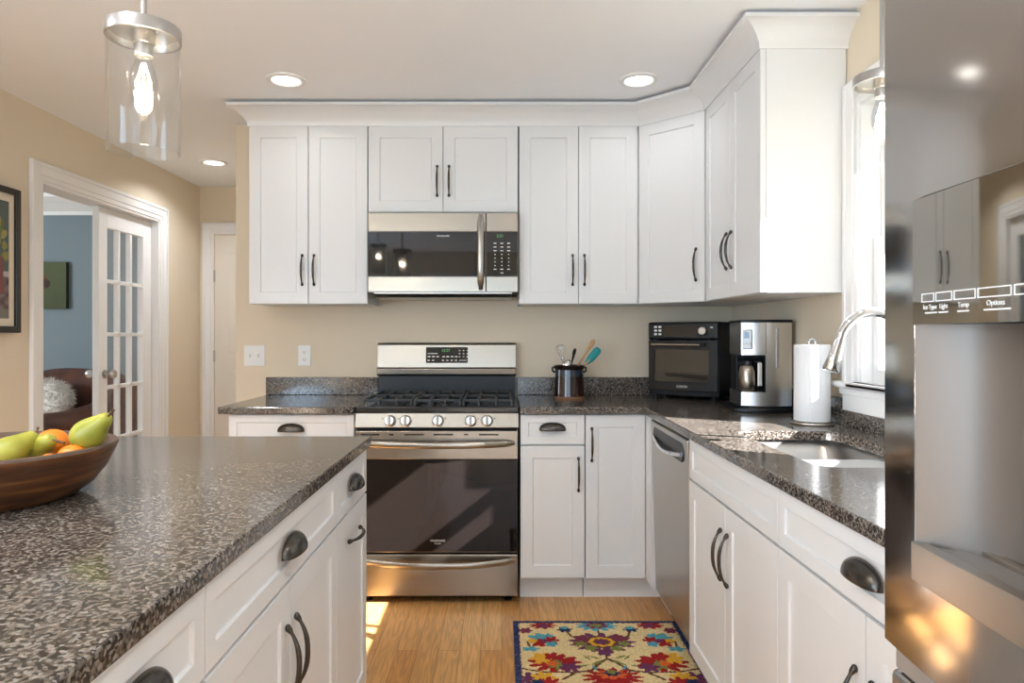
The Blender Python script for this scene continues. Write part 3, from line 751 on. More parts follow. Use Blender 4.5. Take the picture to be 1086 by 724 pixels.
# ------------------------------------------------------------------ island
IX0, IX1, IY0, IY1 = -1.40, -.428, -.35, 2.243
FXI = -.440
t = thing('island_countertop', 'large speckled granite island countertop in the left foreground under the fruit bowl', 'countertop', (IX0, IY0, 0), 0, 'granite countertops')
b = MB(); b.box(0, IX1-IX0, 0, IY1-IY0, ZT-CT, ZT); b.build('worktop', M_GRANITE, t, bevel=.004)
def island_unit(y0, y1, label, fronts):
    cabinet('island_cabinet', label, (FXI, y0, 0), PI/2, y1-y0, .11, ZT-CT, .60, fronts, toe=True)
w = 2.228-1.829
island_unit(1.829, 2.228, 'narrow white island cabinet at the end of the island facing the range', [('drawer', 0, w, DB, DT, ('cup', w/2, .808)), ('door', 0, w, .118, DB-.004, ('h', w/2, .655))])
w = 1.829-1.016
island_unit(1.016, 1.829, 'wide white island cabinet with one cup-pull drawer over two doors', [('drawer', 0, w, DB, DT, ('cup', w/2, .808))] + base_doors(w, .575))
w = 1.016-.63
island_unit(.63, 1.016, 'white island cabinet nearest the camera, cut off by the photo\'s bottom edge', [('drawer', 0, w, DB, DT, ('cup', w/2, .808)), ('door', 0, w, .118, DB-.004, ('v', .03, .575))])
t = thing('island_back_panel', 'plain white island back panel on the seating side below the granite top', 'cabinet', (FXI-.62, -.3, 0))
b = MB(); b.box(-.02, 0, 0, 2.528, 0, ZT-CT); b.build('panel', M_CAB, t)
b = MB(); b.box(-.3, -.28, .02, .06, ZT-CT-.22, ZT-CT); b.prism([(-.30, ZT-CT), (-.02, ZT-CT), (-.02, ZT-CT-.25)], .9, .94, 'y'); b.build('bracket', M_CAB, t)

# ------------------------------------------------------------------ rug
def make_rug():
    X0, X1, Y0, Y1 = .05, .75, 1.95, 2.95
    W, H = X1-X0, Y1-Y0; cs = .004; nx, ny = int(W/cs), int(H/cs)
    u = (np.arange(nx)+.5)*cs; v = (np.arange(ny)+.5)*cs
    U, V = np.meshgrid(u, v)                      # v runs from the far edge towards the camera
    rng = np.random.default_rng(3)
    U = U+rng.normal(0, .0011, U.shape); V = V+rng.normal(0, .0011, V.shape)
    pal = {k: np.array(srgb(*c)[:3]) for k, c in dict(cream=(214,190,140), navy=(36,44,78), red=(150,32,32), purple=(104,52,84), teal=(78,150,165), yellow=(212,158,48), green=(120,122,62), brown=(92,60,40), orange=(205,95,40), plum=(120,50,70)).items()}
    col = np.zeros(U.shape+(3,)); col[:] = pal['cream']
    def flower(cu, cv, r, n, c, amp=.35, ph=0, sx=1.0, sy=1.0):
        du, dv = (U-cu)/sx, (V-cv)/sy; rr = np.hypot(du, dv); th = np.arctan2(dv, du)
        col[rr < r*(1-amp+amp*np.abs(np.cos(n*th/2+ph)))] = pal[c]
    def line(pts, c, w=.0045):
        for (a, b_) in zip(pts, pts[1:]):
            a = np.array(a); b_ = np.array(b_); d = b_-a; L = max((d**2).sum(), 1e-9)
            tt = np.clip(((U-a[0])*d[0]+(V-a[1])*d[1])/L, 0, 1)
            col[np.hypot(U-a[0]-tt*d[0], V-a[1]-tt*d[1]) < w] = pal[c]
    def leaf(cu, cv, l, w, ang, c):
        ca, sa = math.cos(ang), math.sin(ang); p = (U-cu)*ca+(V-cv)*sa; q = -(U-cu)*sa+(V-cv)*ca
        col[(p/l)**2+(np.abs(q)/w)**1.3 < 1] = pal[c]
    mid = .352
    for base in (0.0, .60):
        for s in (-1, 1):
            m = lambda x: x if s == -1 else 2*mid-x
            q = lambda x, y: (m(x), base+y)
            line([q(.352,.06), q(.352,.34)], 'brown', .004)
            line([q(.352,.342), q(.315,.385), q(.28,.435), q(.22,.45), q(.17,.50)], 'brown', .006)
            line([q(.28,.435), q(.30,.50)], 'brown', .005)
            line([q(.22,.10), q(.235,.15), q(.30,.185), q(.35,.19)], 'brown', .005)
            line([q(.06,.24), q(.055,.20), q(.12,.18)], 'brown', .005)
            line([q(.02,.42), q(.10,.445), q(.22,.45)], 'brown', .005)
            for (x, y, l, w_, a, c) in ((.245,.22,.03,.007,1.2,'green'),(.30,.33,.028,.006,.5,'green'),(.275,.335,.022,.005,.9,'green'),(.25,.40,.03,.006,-.3,'green'),(.30,.42,.026,.006,1.1,'teal'),(.10,.13,.02,.006,.6,'green'),(.31,.375,.03,.008,-.7,'green')):
                leaf(*q(x, y), l, w_, a if s < 0 else PI-a, c)
            flower(*q(.124,.045), .062, 9, 'red', .45, 0, 1, .6); flower(*q(.13,.05), .032, 7, 'purple', .4, 1, 1, .6)
            flower(*q(.05,.095), .03, 6, 'plum', .4, 0)
            flower(*q(.214,.085), .034, 6, 'navy', .4, .4, 1, .8); flower(*q(.214,.068), .018, 5, 'teal', .4)
            flower(*q(.095,.165), .042, 5, 'teal', .5, .2); flower(*q(.135,.15), .03, 5, 'teal', .5); flower(*q(.10,.21), .038, 5, 'red', .5, .5); flower(*q(.15,.185), .036, 6, 'red', .5); flower(*q(.15,.22), .026, 5, 'teal', .4); flower(*q(.075,.19), .022, 5, 'yellow', .4); flower(*q(.12,.19), .018, 5, 'purple', .4)
            flower(*q(.065,.262), .032, 5, 'teal', .45, .2, 1.2, .7)
            flower(*q(.15,.375), .105, 11, 'red', .42, .3, 1, .72); flower(*q(.105,.34), .05, 6, 'yellow', .5, .2); flower(*q(.145,.325), .035, 5, 'red', .4); flower(*q(.165,.39), .042, 7, 'green', .5); flower(*q(.205,.41), .044, 6, 'purple', .5, .3); flower(*q(.14,.38), .025, 5, 'orange', .4); flower(*q(.20,.36), .03, 5, 'red', .4)
            flower(*q(.055,.50), .055, 7, 'purple', .5); flower(*q(.10,.49), .05, 7, 'yellow', .5); flower(*q(.12,.53), .05, 8, 'red', .5); flower(*q(.075,.525), .03, 6, 'navy', .4)
        q = lambda x, y: (x, base+y)
        flower(*q(mid,.05), .092, 11, 'teal', .38, 0, 1.0, .55); flower(*q(mid,.045), .055, 9, 'plum', .4, .3, 1, .6); flower(*q(mid,.045), .03, 7, 'green', .4, 0, 1, .6)
        flower(*q(mid,.205), .125, 13, 'purple', .5, .2, 1.1, .72); flower(*q(mid,.29), .035, 5, 'purple', .4)
        for s in (-1, 1): flower(mid+s*.075, base+.175, .04, 5, 'plum', .4); flower(mid+s*.05, base+.255, .028, 5, 'green', .4); flower(mid+s*.085, base+.215, .026, 5, 'green', .5)
        flower(*q(mid,.20), .066, 7, 'brown', .25, 0, 1, .8); flower(*q(mid,.20), .055, 8, 'yellow', .15, 0, 1, .8); flower(*q(mid,.20), .036, 8, 'brown', .15, 0, 1, .8); flower(*q(mid,.20), .028, 5, 'purple', .45, .3)
        flower(*q(mid,.485), .115, 13, 'red', .42, .2, 1, .62); flower(*q(mid,.465), .06, 8, 'orange', .4, 0, 1, .6); flower(*q(mid,.455), .034, 6, 'navy', .35, 0, 1, .7); flower(*q(mid,.445), .018, 5, 'green', .3)
    bw = .020
    edge = (U < bw*1.15) | (U > W-bw) | (V < bw*1.1) | (V > H-bw*1.1); col[edge] = pal['navy']; sp_ = edge & (rng.random(U.shape) < .28); col[sp_] = np.array(srgb(70,84,124)[:3])
    e2 = ((U > bw) & (U < bw+.006)) | ((U < W-bw) & (U > W-bw-.006)); col[e2 & (rng.random(U.shape) < .5)] = pal['plum']
    col *= (1+rng.normal(0, .10, U.shape))[..., None]; col = np.clip(col, 0, 1)
    vs = []; hz = .012
    zz = hz+rng.normal(0, .0007, (ny+1, nx+1))
    for j in range(ny+1):
        for i in range(nx+1): vs.append((i*cs, -j*cs, zz[j, i]))
    fs = [(j*(nx+1)+i, (j+1)*(nx+1)+i, (j+1)*(nx+1)+i+1, j*(nx+1)+i+1) for j in range(ny) for i in range(nx)]
    nf = len(fs); k = len(vs)
    ring = [i for i in range(nx+1)] + [(j)*(nx+1)+nx for j in range(1, ny+1)] + [ny*(nx+1)+i for i in range(nx-1, -1, -1)] + [j*(nx+1) for j in range(ny-1, 0, -1)]
    for i in ring: x, y, z = vs[i]; vs.append((x, y, 0.001))
    for a in range(len(ring)):
        c = (a+1) % len(ring); fs.append((ring[a], ring[c], k+c, k+a))
    fs.append(tuple(range(k, k+len(ring)))[::-1])
    me = bpy.data.meshes.new('area_rug'); me.from_pydata(vs, [], fs); me.materials.append(M_RUG)
    ca = me.color_attributes.new('Col', 'FLOAT_COLOR', 'CORNER')
    fc = np.concatenate([col.reshape(-1, 3), np.tile(pal['navy'], (len(fs)-nf, 1))]); cnt = np.array([len(f) for f in fs])
    data = np.ones((cnt.sum(), 4), 'f'); data[:, :3] = np.repeat(fc, cnt, axis=0)
    ca.data.foreach_set('color', data.ravel())
    o = bpy.data.objects.new('area_rug', me); C.objects.link(o); o.location = (X0, Y1, 0)
    tag(o, 'cream wool rug with multicoloured flowers and a navy border on the oak floor', 'rug')
make_rug()

# ------------------------------------------------------------------ ceiling lights and pendants
def downlight(x, y, label, power=9.5):
    t = thing('recessed_light', label, 'ceiling light', (x, y, ZC), 0, 'recessed ceiling lights')
    b = MB(); b.lathe([(.062,-.004),(.068,-.010),(.088,-.006),(.090,0),(.062,0)], 40, closed=True); b.build('trim_ring', M_WHITEPL, t, smooth=40)
    b = MB(); b.lathe([(0,-.006),(.05,-.006),(.063,-.003),(.063,-.001),(0,-.001)], 40); b.build('lens', M_LENS, t, smooth=40)
    l = add_light('downlight_glow', 'AREA', (0, 0, -.012), (0, 0, -1), power, (.92, .95, 1), shape='DISK', size=.11, spread=2.5); l.parent = t
downlight(-.987, 3.13, 'recessed ceiling light above the left wall cabinet and range', .6)
downlight(.628, 3.13, 'recessed ceiling light in front of the diagonal corner cabinet', .6)
downlight(-1.948, 4.63, 'recessed ceiling light in the hallway near the closet door', 4.5)
downlight(-1.0, 1.0, 'unseen recessed ceiling light added above the island, behind the pendant', 5)  # this and the fixtures below are unseen, added for room fill
downlight(.55, 1.0, 'unseen recessed ceiling light added above the aisle by the refrigerator', 4)
downlight(-1.0, -1.0, 'unseen recessed ceiling light added over the left side behind the camera')
downlight(-1.9, 1.25, 'unseen recessed ceiling light added to brighten the tan left wall')  # added out of view to brighten the left wall
downlight(.5, -1.0, 'unseen recessed ceiling light added over the right side behind the camera')

def pendant(x, y, zb, label, r=.0725, h=.27):
    t = thing('pendant_lamp', label, 'pendant lamp', (x, y, zb), 0, 'clear glass pendant lamps')
    H = ZC-zb
    b = MB(); b.lathe([(0,0),(.06,0),(.06,-.018),(.05,-.026),(.008,-.03),(0,-.03)], 32, c=(0,0,H)); b.build('ceiling_canopy', M_NICKEL, t, smooth=40)
    b = MB(); b.tube([(0,0,h-.01), (0,0,H-.02)], .006, 14); b.build('rod', M_NICKEL, t, smooth=40)
    b = MB(); b.lathe([(0,h),(r+.002,h),(r+.003,h-.002),(r+.003,h-.026),(r-.002,h-.026),(r-.003,h-.010),(0,h-.010)], 48); b.build('cap', M_NICKEL, t, smooth=40)
    b = MB(); b.lathe([(0,h-.009),(.023,h-.009),(.023,h-.036),(.019,h-.038),(.019,h-.062),(0,h-.062)], 28); b.build('socket', M_NICKEL, t, smooth=40)
    b = MB(); z = h-.062; b.lathe([(0,z),(.014,z),(.016,z-.012),(.024,z-.035),(.0285,z-.058),(.026,z-.078),(.015,z-.094),(0,z-.099)], 28); bb = b.build('bulb', M_SHADE, t, smooth=60)
    b = MB(); nf = 6
    for k in range(nf):
        a = 2*PI*k/nf; b.tube([(.004*math.cos(a), .004*math.sin(a), z-.016), (.013*math.cos(a), .013*math.sin(a), z-.05), (.005*math.cos(a), .005*math.sin(a), z-.082)], .0013, 6)
    b.build('filament', M_BULB, bb)
    b = MB(); b.lathe([(r,h-.02),(r,.004),(r+.001,.001),(r-.0015,-.001),(r-.004,.001),(r-.003,.004),(r-.003,h-.02)], 64, closed=True); b.build('glass_shade', M_SHADE, t, smooth=40)
    l = add_light('bulb_glow', 'POINT', (0, 0, z-.05), (0, 0, -1), 3.0, (1, .82, .58), shadow_soft_size=.02); l.parent = t
pendant(-.775, 1.48, 1.641, 'clear glass cylinder pendant lamp hanging over the island')
pendant(1.085, 1.95, 1.715, 'clear glass cylinder pendant lamp in front of the sink window, half hidden by the refrigerator')
pendant(-1.12, .6, 1.80, 'clear glass pendant lamp over the near island end, reflected in the microwave door')

# ------------------------------------------------------------------ wall plates
def plate(x, label, gang, name, cat):
    t = thing(name, label, cat, (x, YB, 1.13))
    w = .07 if gang == 1 else .116
    b = MB(); b.box(-w/2, w/2, -.006, 0, -.0575, .0575); b.build('cover_plate', M_WHITEPL, t, bevel=.003)
    if gang == 2:
        for s in (-1, 1):
            b = MB(); b.prism([(-.006, -.012), (-.016, .008), (-.014, .012), (-.006, .012)], s*.023-.005, s*.023+.005, 'x'); b.build('toggle', M_WHITEPL, t)
    else:
        for s in (-1, 1):
            b = MB(); b.prism(stadium(.028, .026), -.008, -.004, 'y'); o = b.build('receptacle', M_WHITEPL, t, loc=(0, 0, s*.02))
            b = MB(); b.box(-.007, -.005, -.0085, -.007, -.004, .006); b.box(.005, .007, -.0085, -.007, -.004, .006); b.ball((0, -.008, -.008), (.002,.001,.002), 8, 6); b.build('slot', M_BLACK, o)
plate(-1.373, 'white double toggle switch plate on the tan wall left of the outlet', 2, 'light_switch', 'light switch')
plate(-1.095, 'white duplex outlet on the tan wall left of the range', 1, 'electrical_outlet', 'outlet')

# ------------------------------------------------------------------ countertop appliances
ang = math.atan2(3.42-3.635, 1.065-.775)
t = thing('toaster_oven', 'black toaster oven with a glass door set diagonally in the counter corner', 'toaster oven', (.772, 3.61, ZT), ang)
w, d, h = .375, .27, .398
for x in (.03, w-.03):
    for y in (.03, d-.04):
        b = MB(); b.lathe([(0,0),(.014,0),(.017,.02),(0,.02)], 16, c=(x, y, 0)); b.build('foot', M_BLACK, t)
b = MB(); z0 = .018
b.box(0, w, .02, d, z0, z0+.03); b.box(0, w, .02, d, .36, h); b.box(0, .02, .02, d, z0, h); b.box(w-.05, w, .02, d, z0, h); b.box(0, w, d-.012, d, z0, h)
b.build('body', M_BLACKMATT, t, bevel=.006)
b = MB(); b.box(0, w, 0, .022, .308, h); cp = b.build('control_panel', M_BLACK, t, bevel=.012, seg=3)
b = MB(); b.box(.085, .265, -.0015, .004, .325, .375); b.build('display', M_BLKGLASS, cp)
for r in range(3):
    for c in range(2):
        b = MB(); b.box(.036+c*.024, .052+c*.024, -.003, .004, .330+r*.019, .341+r*.019); b.build('button', M_WHITEPL, cp, bevel=.002)
b = MB(); b.lathe([(0,.022),(.018,.022),(.021,.018),(.023,0),(0,0)], 24, M=Matrix.Rotation(PI/2, 4, 'X'), c=(.300, 0, .352)); b.build('knob', M_STEEL, cp, smooth=35)
b = MB(); b.box(.334, .348, -.001, .003, .366, .373); b.build('badge_print', M_WHITETXT, cp)
b = MB(); holed_front(b, .004, w-.004, .045, .304, .034, w-.05, .092, .256, 0, .02, .02); b.f.pop(); b.m.pop(); dr = b.build('door', M_BLACK, t, bevel=.003)
b = MB(); b.box(.03, w-.046, .006, .009, .088, .260); b.build('door_glass', M_TINT, dr)
text('COSORI', .016, M_WHITETXT, dr, 'brand_lettering', (w/2-.0, -.0006, .067))
b = MB(); b.tube([(.03, -.022, .282), (w-.085, -.022, .282)], .0085, 14); b.build('handle', M_STEELH, dr, smooth=50)
b = MB(); b.box(.02, .045, -.02, 0, .274, .290); b.tube([(w-.085, -.022, .282), (w-.06, -.022, .282)], .0095, 14); b.build('handle_bracket', M_BLACK, dr)
b = MB()
for k in range(9): b.tube([(.03, .04+k*.024, .17), (w-.05, .04+k*.024, .17)], .0016, 8)
for x in (.04, w-.06): b.tube([(x, .035, .17), (x, d-.02, .17)], .002, 8)
b.build('rack', M_CHROME, t)
b = MB(); b.box(.021, w-.051, .03, d-.013, .049, .056); b.box(.021, .026, .03, d-.013, .05, .355); b.box(w-.056, w-.051, .03, d-.013, .05, .355); b.box(.026, w-.056, d-.018, d-.013, .056, .355); b.box(.09, .25, d-.024, d-.018, .11, .24); b.build('oven_liner', mat('pale_oven_liner', (.62,.60,.57), .4), t, bevel=.002)

# coffee maker
t = thing('coffee_maker', 'stainless coffee maker with black base beside the paper towel roll', 'coffee maker', (1.038, 2.955, ZT), -.10)
w, d = .212, .225
def bowed(x0, x1, y0, y1, sag, n=14, xs=None):
    # plan outline with a convex front
    f = lambda x: y0+sag*((2*(x-(x0+x1)/2)/(x1-x0))**2)
    a, c = xs if xs else (x0, x1)
    return [(a+(c-a)*i/n, f(a+(c-a)*i/n)) for i in range(n+1)] + [(c, y1), (a, y1)]
b = MB(); b.prism(bowed(-.035, w+.006, -.045, d, .045), 0, .018); b.prism(bowed(-.012, w+.004, -.018, d, .035), .018, .026); b.build('base', M_BLACK, t, bevel=.004)
b = MB(); b.prism(bowed(0, w, -.012, d, .022), .026, .085); b.build('lower_housing', M_STEELC, t, smooth=30)
b = MB(); b.prism(bowed(0, w, -.012, d, .022), .245, .385); hs = b.build('upper_housing', M_STEELC, t, smooth=30)
b = MB(); b.prism(bowed(0, w, -.012, d, .022, xs=(.098, w)), .085, .245); b.build('reservoir_housing', M_STEELC, t, smooth=30)
b = MB(); b.box(.004, .099, .11, d, .083, .247); b.box(.096, .104, -.006, d-.01, .083, .247); b.box(.006, .099, .020, d-.01, .232, .247); b.box(.004, .100, .022, d-.01, .083, .088); b.build('carafe_bay', M_BLACK, t, bevel=.002)
b = MB(); b.prism(bowed(-.003, w+.003, -.015, d+.002, .022), .385, .397); b.build('lid', M_BLACK, t, bevel=.003)
b = MB(); b.box(.140, .153, -.0115, .004, .190, .360); b.build('water_level_window', M_SUBTLE, t, bevel=.002)
b = MB(); b.box(.0, .041, -.002, .02, .27, .355); cpp = b.build('control_panel', M_SUBTLE, t, bevel=.004, loc=(.004, .008, 0), rot=(0, 0, -.42))
b = MB(); b.box(.008, .028, -.0035, .003, .318, .345); b.build('display', M_BLKGLASS, cpp)
for k in range(3):
    b = MB(); b.box(.008+k*.010, .015+k*.010, -.0045, .003, .290, .300); b.build('button', M_WHITEPL, cpp, bevel=.001)
b = MB(); b.box(.0965, .0985, -.0125, .004, .25, .384); b.build('panel_seam', M_BLACKGAP, t)
# carafe
t = thing('coffee_carafe', 'stainless thermal carafe with a pale handle standing in the coffee maker', 'carafe', (1.078, 2.995, ZT+.0885), -.2)
b = MB(); b.lathe([(0,0),(.036,0),(.039,.004),(.040,.05),(.038,.085),(.033,.104),(.028,.112),(0,.112)], 36); b.build('body', M_STEELH, t, smooth=40)
b = MB(); b.lathe([(0,.135),(.018,.135),(.026,.13),(.029,.111),(0,.111)], 28); b.box(-.04, -.015, -.012, .012, .116, .126); b.build('lid', M_BLACK, t, smooth=40)
b = MB(); b.tube([(.028, -.012, .125), (.043, -.018, .126), (.050, -.022, .11), (.050, -.022, .03), (.038, -.012, .018)], .006, 12, sq=(1.0, 1.5)); b.build('handle', M_BLACK, t, smooth=50)
b = MB(); b.box(.036, .054, -.037, -.030, .022, .124); b.build('handle_cover', mat('brushed_pale_metal', (.72,.66,.58), .35, metal=.7), t, bevel=.003)

# paper towels
t = thing('paper_towel_holder', 'metal paper towel holder with a loop finial at the right counter end', 'paper towel holder', (1.160, 2.555, ZT))
b = MB(); b.lathe([(0,0),(.075,0),(.078,.003),(.076,.009),(0,.011)], 40); b.build('base_plate', M_STEEL, t, smooth=40)
b = MB(); b.tube([(0,0,.008),(0,0,.293)], .006, 14); b.build('post', M_CHROME, t, smooth=40)
b = MB(); b.tube([(.013*math.sin(a), 0, .304-.013*math.cos(a)) for a in [2*PI*i/24 for i in range(24)]], .004, 10, closed=True, up=(0,1,0)); b.build('finial', M_CHROME, t, smooth=60)
b = MB(); R = .0635; b.lathe([(.022,0),(R-.002,0),(R,.002),(R,.283),(R-.002,.285),(.022,.285)], 48, closed=True); o = b.build('paper_towel_roll', M_PAPER, smooth=40, loc=(1.160, 2.555, ZT+.0115))
tag(o, 'white roll of textured paper towels upright on its holder', 'paper towels')

# utensil crock
cx_, cy_ = .356, 3.60
t = thing('utensil_crock', 'dark brown glazed stoneware crock with a blue band on the back counter', 'crock', (cx_, cy_, ZT))
R = .079
b = MB(); b.lathe([(0,0),(R,0),(R+.001,.012)], 40); b.build('foot_ring', M_CLAY, t, smooth=40)
b = MB(); b.lathe([(R+.001,.012),(R,.02),(R-.003,.115)], 40); b.build('body', M_CROCK, t, smooth=40)
b = MB(); b.lathe([(R-.003,.115),(R-.004,.15)], 40); b.build('glaze_band', M_CROCKB, t, smooth=40)
b = MB(); b.lathe([(R-.004,.15),(R+.002,.160),(R+.004,.170),(R,.174),(R-.008,.172),(R-.010,.02),(0,.012)], 40); b.build('rim', M_CROCK, t, smooth=40)
for s in (-1, 1):
    b = MB(); b.tube([(s*(R-.003), 0, .165), (s*(R+.009), 0, .158), (s*(R+.008), 0, .142), (s*(R-.004), 0, .135)], .006, 12); b.build('lug', M_CROCK, t, smooth=50)
def utensil(name, label, base, tip):
    t = thing(name, label, 'utensil', (cx_+base[0], cy_+base[1], ZT+base[2]), 0, 'cooking utensils in the crock')
    d = Vector(tip)-Vector(base); t.rotation_euler = d.to_track_quat('Z', 'Y').to_euler()
    return t, d.length
t, L = utensil('whisk', 'wire whisk standing in the brown crock, leftmost utensil', (.01, .0, .016), (-.050, .01, .275))
b = MB(); b.tube([(0,0,0),(0,0,L*.6)], .006, 12); b.build('handle', M_STEEL, t, smooth=50)
b = MB()
for k in range(5):
    a = PI*k/5; N = 20; pts = []
    for i in range(N+1):
        u = i/N; th = PI*u; rad = .027*math.sin(th)**.8 if 0 < u < 1 else 0
        z = L*.58+(L*.44)*(1-abs(2*u-1)**1.8); sg = 1 if u < .5 else -1
        rad = .027*math.sin(PI*min(1, (1-abs(2*u-1)))*.62)*sg if u not in (.5,) else 0
        if abs(2*u-1) < .25: rad *= abs(2*u-1)/.25
        pts.append((rad*math.cos(a), rad*math.sin(a), z))
    b.tube(pts, .0011, 6)
b.build('wires', M_CHROME, t, smooth=60)
t, L = utensil('ladle', 'steel ladle head resting on the front rim of the brown crock', (.01, .02, .016), (-.018, -.052, .178))
b = MB(); b.tube([(0,0,0),(0,0,L-.01)], .004, 10); b.build('handle', M_STEEL, t, smooth=50)
b = MB(); b.lathe([(.0,-.022),(.016,-.018),(.026,-.006),(.028,.004),(.026,.004),(.015,-.014),(0,-.018)], 28, M=Matrix.Rotation(-2.2, 4, 'X'), c=(0, 0, L)); b.build('bowl', M_CHROME, t, smooth=50)
t, L = utensil('cooking_spoon', 'black cooking spoon bent like a hook in the brown crock', (-.03, .01, .016), (.030, .0, .250))
b = MB(); b.tube([(0,0,0),(0,0,L*.8),(-.004,0,L*.93),(-.018,0,L),(-.036,0,L*.97),(-.044,0,L*.9)], [.006,.007,.011,.013,.013,.008], 12, sq=(1, .7)); b.build('handle', M_BLACK, t, smooth=60)
t, L = utensil('silicone_spatula', 'teal silicone spatula leaning right out of the brown crock', (-.055, -.02, .02), (.155, -.01, .258))
b = MB(); b.tube([(0,0,0),(0,0,L-.07)], .0055, 12); b.build('handle', M_WOODSP, t, smooth=50)
b = MB(); b.tube([(0,0,L-.105),(0,0,L-.085),(0,0,L-.06),(0,0,L-.015),(0,0,L),(0,0,L+.004)], [.008,.016,.021,.021,.016,.008], 16, sq=(1, .28), up=(0,1,0)); b.build('blade', M_TEAL, t, smooth=60)
t, L = utensil('wooden_spoon', 'light wooden spoon handle standing behind the teal spatula in the crock', (-.045, .03, .02), (.135, .02, .306))
b = MB(); b.tube([(0,0,0),(0,0,L*.75),(0,0,L*.88),(0,0,L*.96),(0,0,L)], [.005,.005,.011,.012,.004], 14, sq=(1, .5), up=(0,1,0)); b.build('handle', M_WOODSP, t, smooth=60)

# ------------------------------------------------------------------ fruit bowl
BX, BY = -1.035, 1.385
t = thing('wooden_bowl', 'large dark wooden bowl of fruit on the island, cut off by the left edge', 'bowl', (BX, BY, ZT))
outp = [(0,0),(.145,0),(.155,.005),(.184,.026),(.206,.056),(.219,.083),(.227,.102)]
inp = [(.227,.102),(.225,.107),(.209,.107),(.207,.100),(.202,.072),(.188,.048),(.164,.030),(.125,.02),(0,.018)]
b = MB(); b.lathe(outp, 72); b.build('outer_shell', M_WALNUT, t, smooth=40)
b = MB(); b.lathe(inp, 72); b.build('inner_rim', M_WALNUTIN, t, smooth=40)
def fit(c, parts):
    # nudge a fruit towards the bowl's axis (and up) until every ball of it clears the inner wall
    c = Vector(c)+Vector((0, 0, 0)); prof = sorted((z, r) for r, z in inp[4:])
    for _ in range(80):
        ok = True
        for off, rad in parts:
            p = c+Vector(off)
            for k in range(7):
                a = PI/2*k/6; z = p.z-ZT-rad*math.sin(a); d = math.hypot(p.x-BX, p.y-BY)+rad*math.cos(a)
                if z > .100: continue
                lim = 0.0
                for (z0, r0), (z1, r1) in zip(prof, prof[1:]+[(.102, .207)]):
                    if z0 <= z <= z1: lim = r0+(r1-r0)*(z-z0)/max(z1-z0, 1e-6)
                if d > lim-.002: ok = False
        if ok: break
        h = Vector((BX-c.x, BY-c.y, 0)); c += h.normalized()*.0015+Vector((0, 0, .0007))
    return c
def pear(label, big, neck, stem_bend, k=1.0, fitted=True):
    n_ = Vector(neck)-Vector(big); big = fit(big, [((0,0,0), .033*k), (n_*.45, .026*k)]) if fitted else Vector(big); neck = big+n_
    t = thing('pear', label, 'pear', big, 0, 'pears in the wooden bowl'); d = (Vector(neck)-Vector(big)); t.rotation_euler = d.to_track_quat('Z', 'Y').to_euler()
    pr = [(0,-.028),(.012,-.031),(.022,-.027),(.030,-.014),(.033,.0),(.031,.014),(.025,.030),(.0185,.045),(.0155,.056),(.0125,.064),(.006,.068),(0,.0665)]
    b = MB(); b.lathe([(r*k, z*k) for r, z in pr], 36); b.build('body', M_PEAR, t, smooth=60, sub=1)
    b = MB(); bx, by = stem_bend; b.tube([(0,0,.063*k), (bx*.3, by*.3, .073*k), (bx, by, .088*k)], [.0018,.0018,.0026], 10); b.build('stem', M_STEM, t, smooth=60)
pear('yellow-green pear resting on the bowl\'s right rim with its stem up', (-.850, 1.402, 1.040), (-.803, 1.39, 1.078), (-.004, 0), fitted=False)
pear('green pear in the middle of the bowl, neck pointing right toward an orange', (-.950, 1.385, 1.010), (-.892, 1.36, 1.040), (.006, -.018))
pear('green pear at the photo\'s left edge, its brown stem pointing right', (-.958, 1.318, 1.014), (-.935, 1.372, 1.046), (.022, .0))
def orange(label, c, r=.031):
    c = fit(c, [((0,0,0), r)])
    t = thing('orange', label, 'orange', c, 0, 'oranges in the wooden bowl')
    b = MB(); b.lathe([(r*math.sin(PI*i/18), -r*.93*math.cos(PI*i/18)) for i in range(19)], 32); b.build('peel', M_ORANGE, t, smooth=60)
    b = MB(); b.lathe([(0,r*.93+.001),(.003,r*.93+.001),(.004,r*.925-.001)], 10); b.build('stem_scar', M_STEM, t)
orange('largest orange in the bowl, between the pears at the back', (-.965, 1.468, 1.012), .034)
orange('orange just below the rightmost pear, by the bowl\'s rim', (-.862, 1.372, 1.000), .028)
orange('small orange at the front rim, under the middle pear\'s neck', (-.868, 1.316, .993), .024)
orange('orange low in the bowl beneath the pears, mostly hidden', (-1.03, 1.385, .965), .031)
orange('orange at the bowl bottom under the rightmost pear, hidden', (-.955, 1.40, .962), .026)

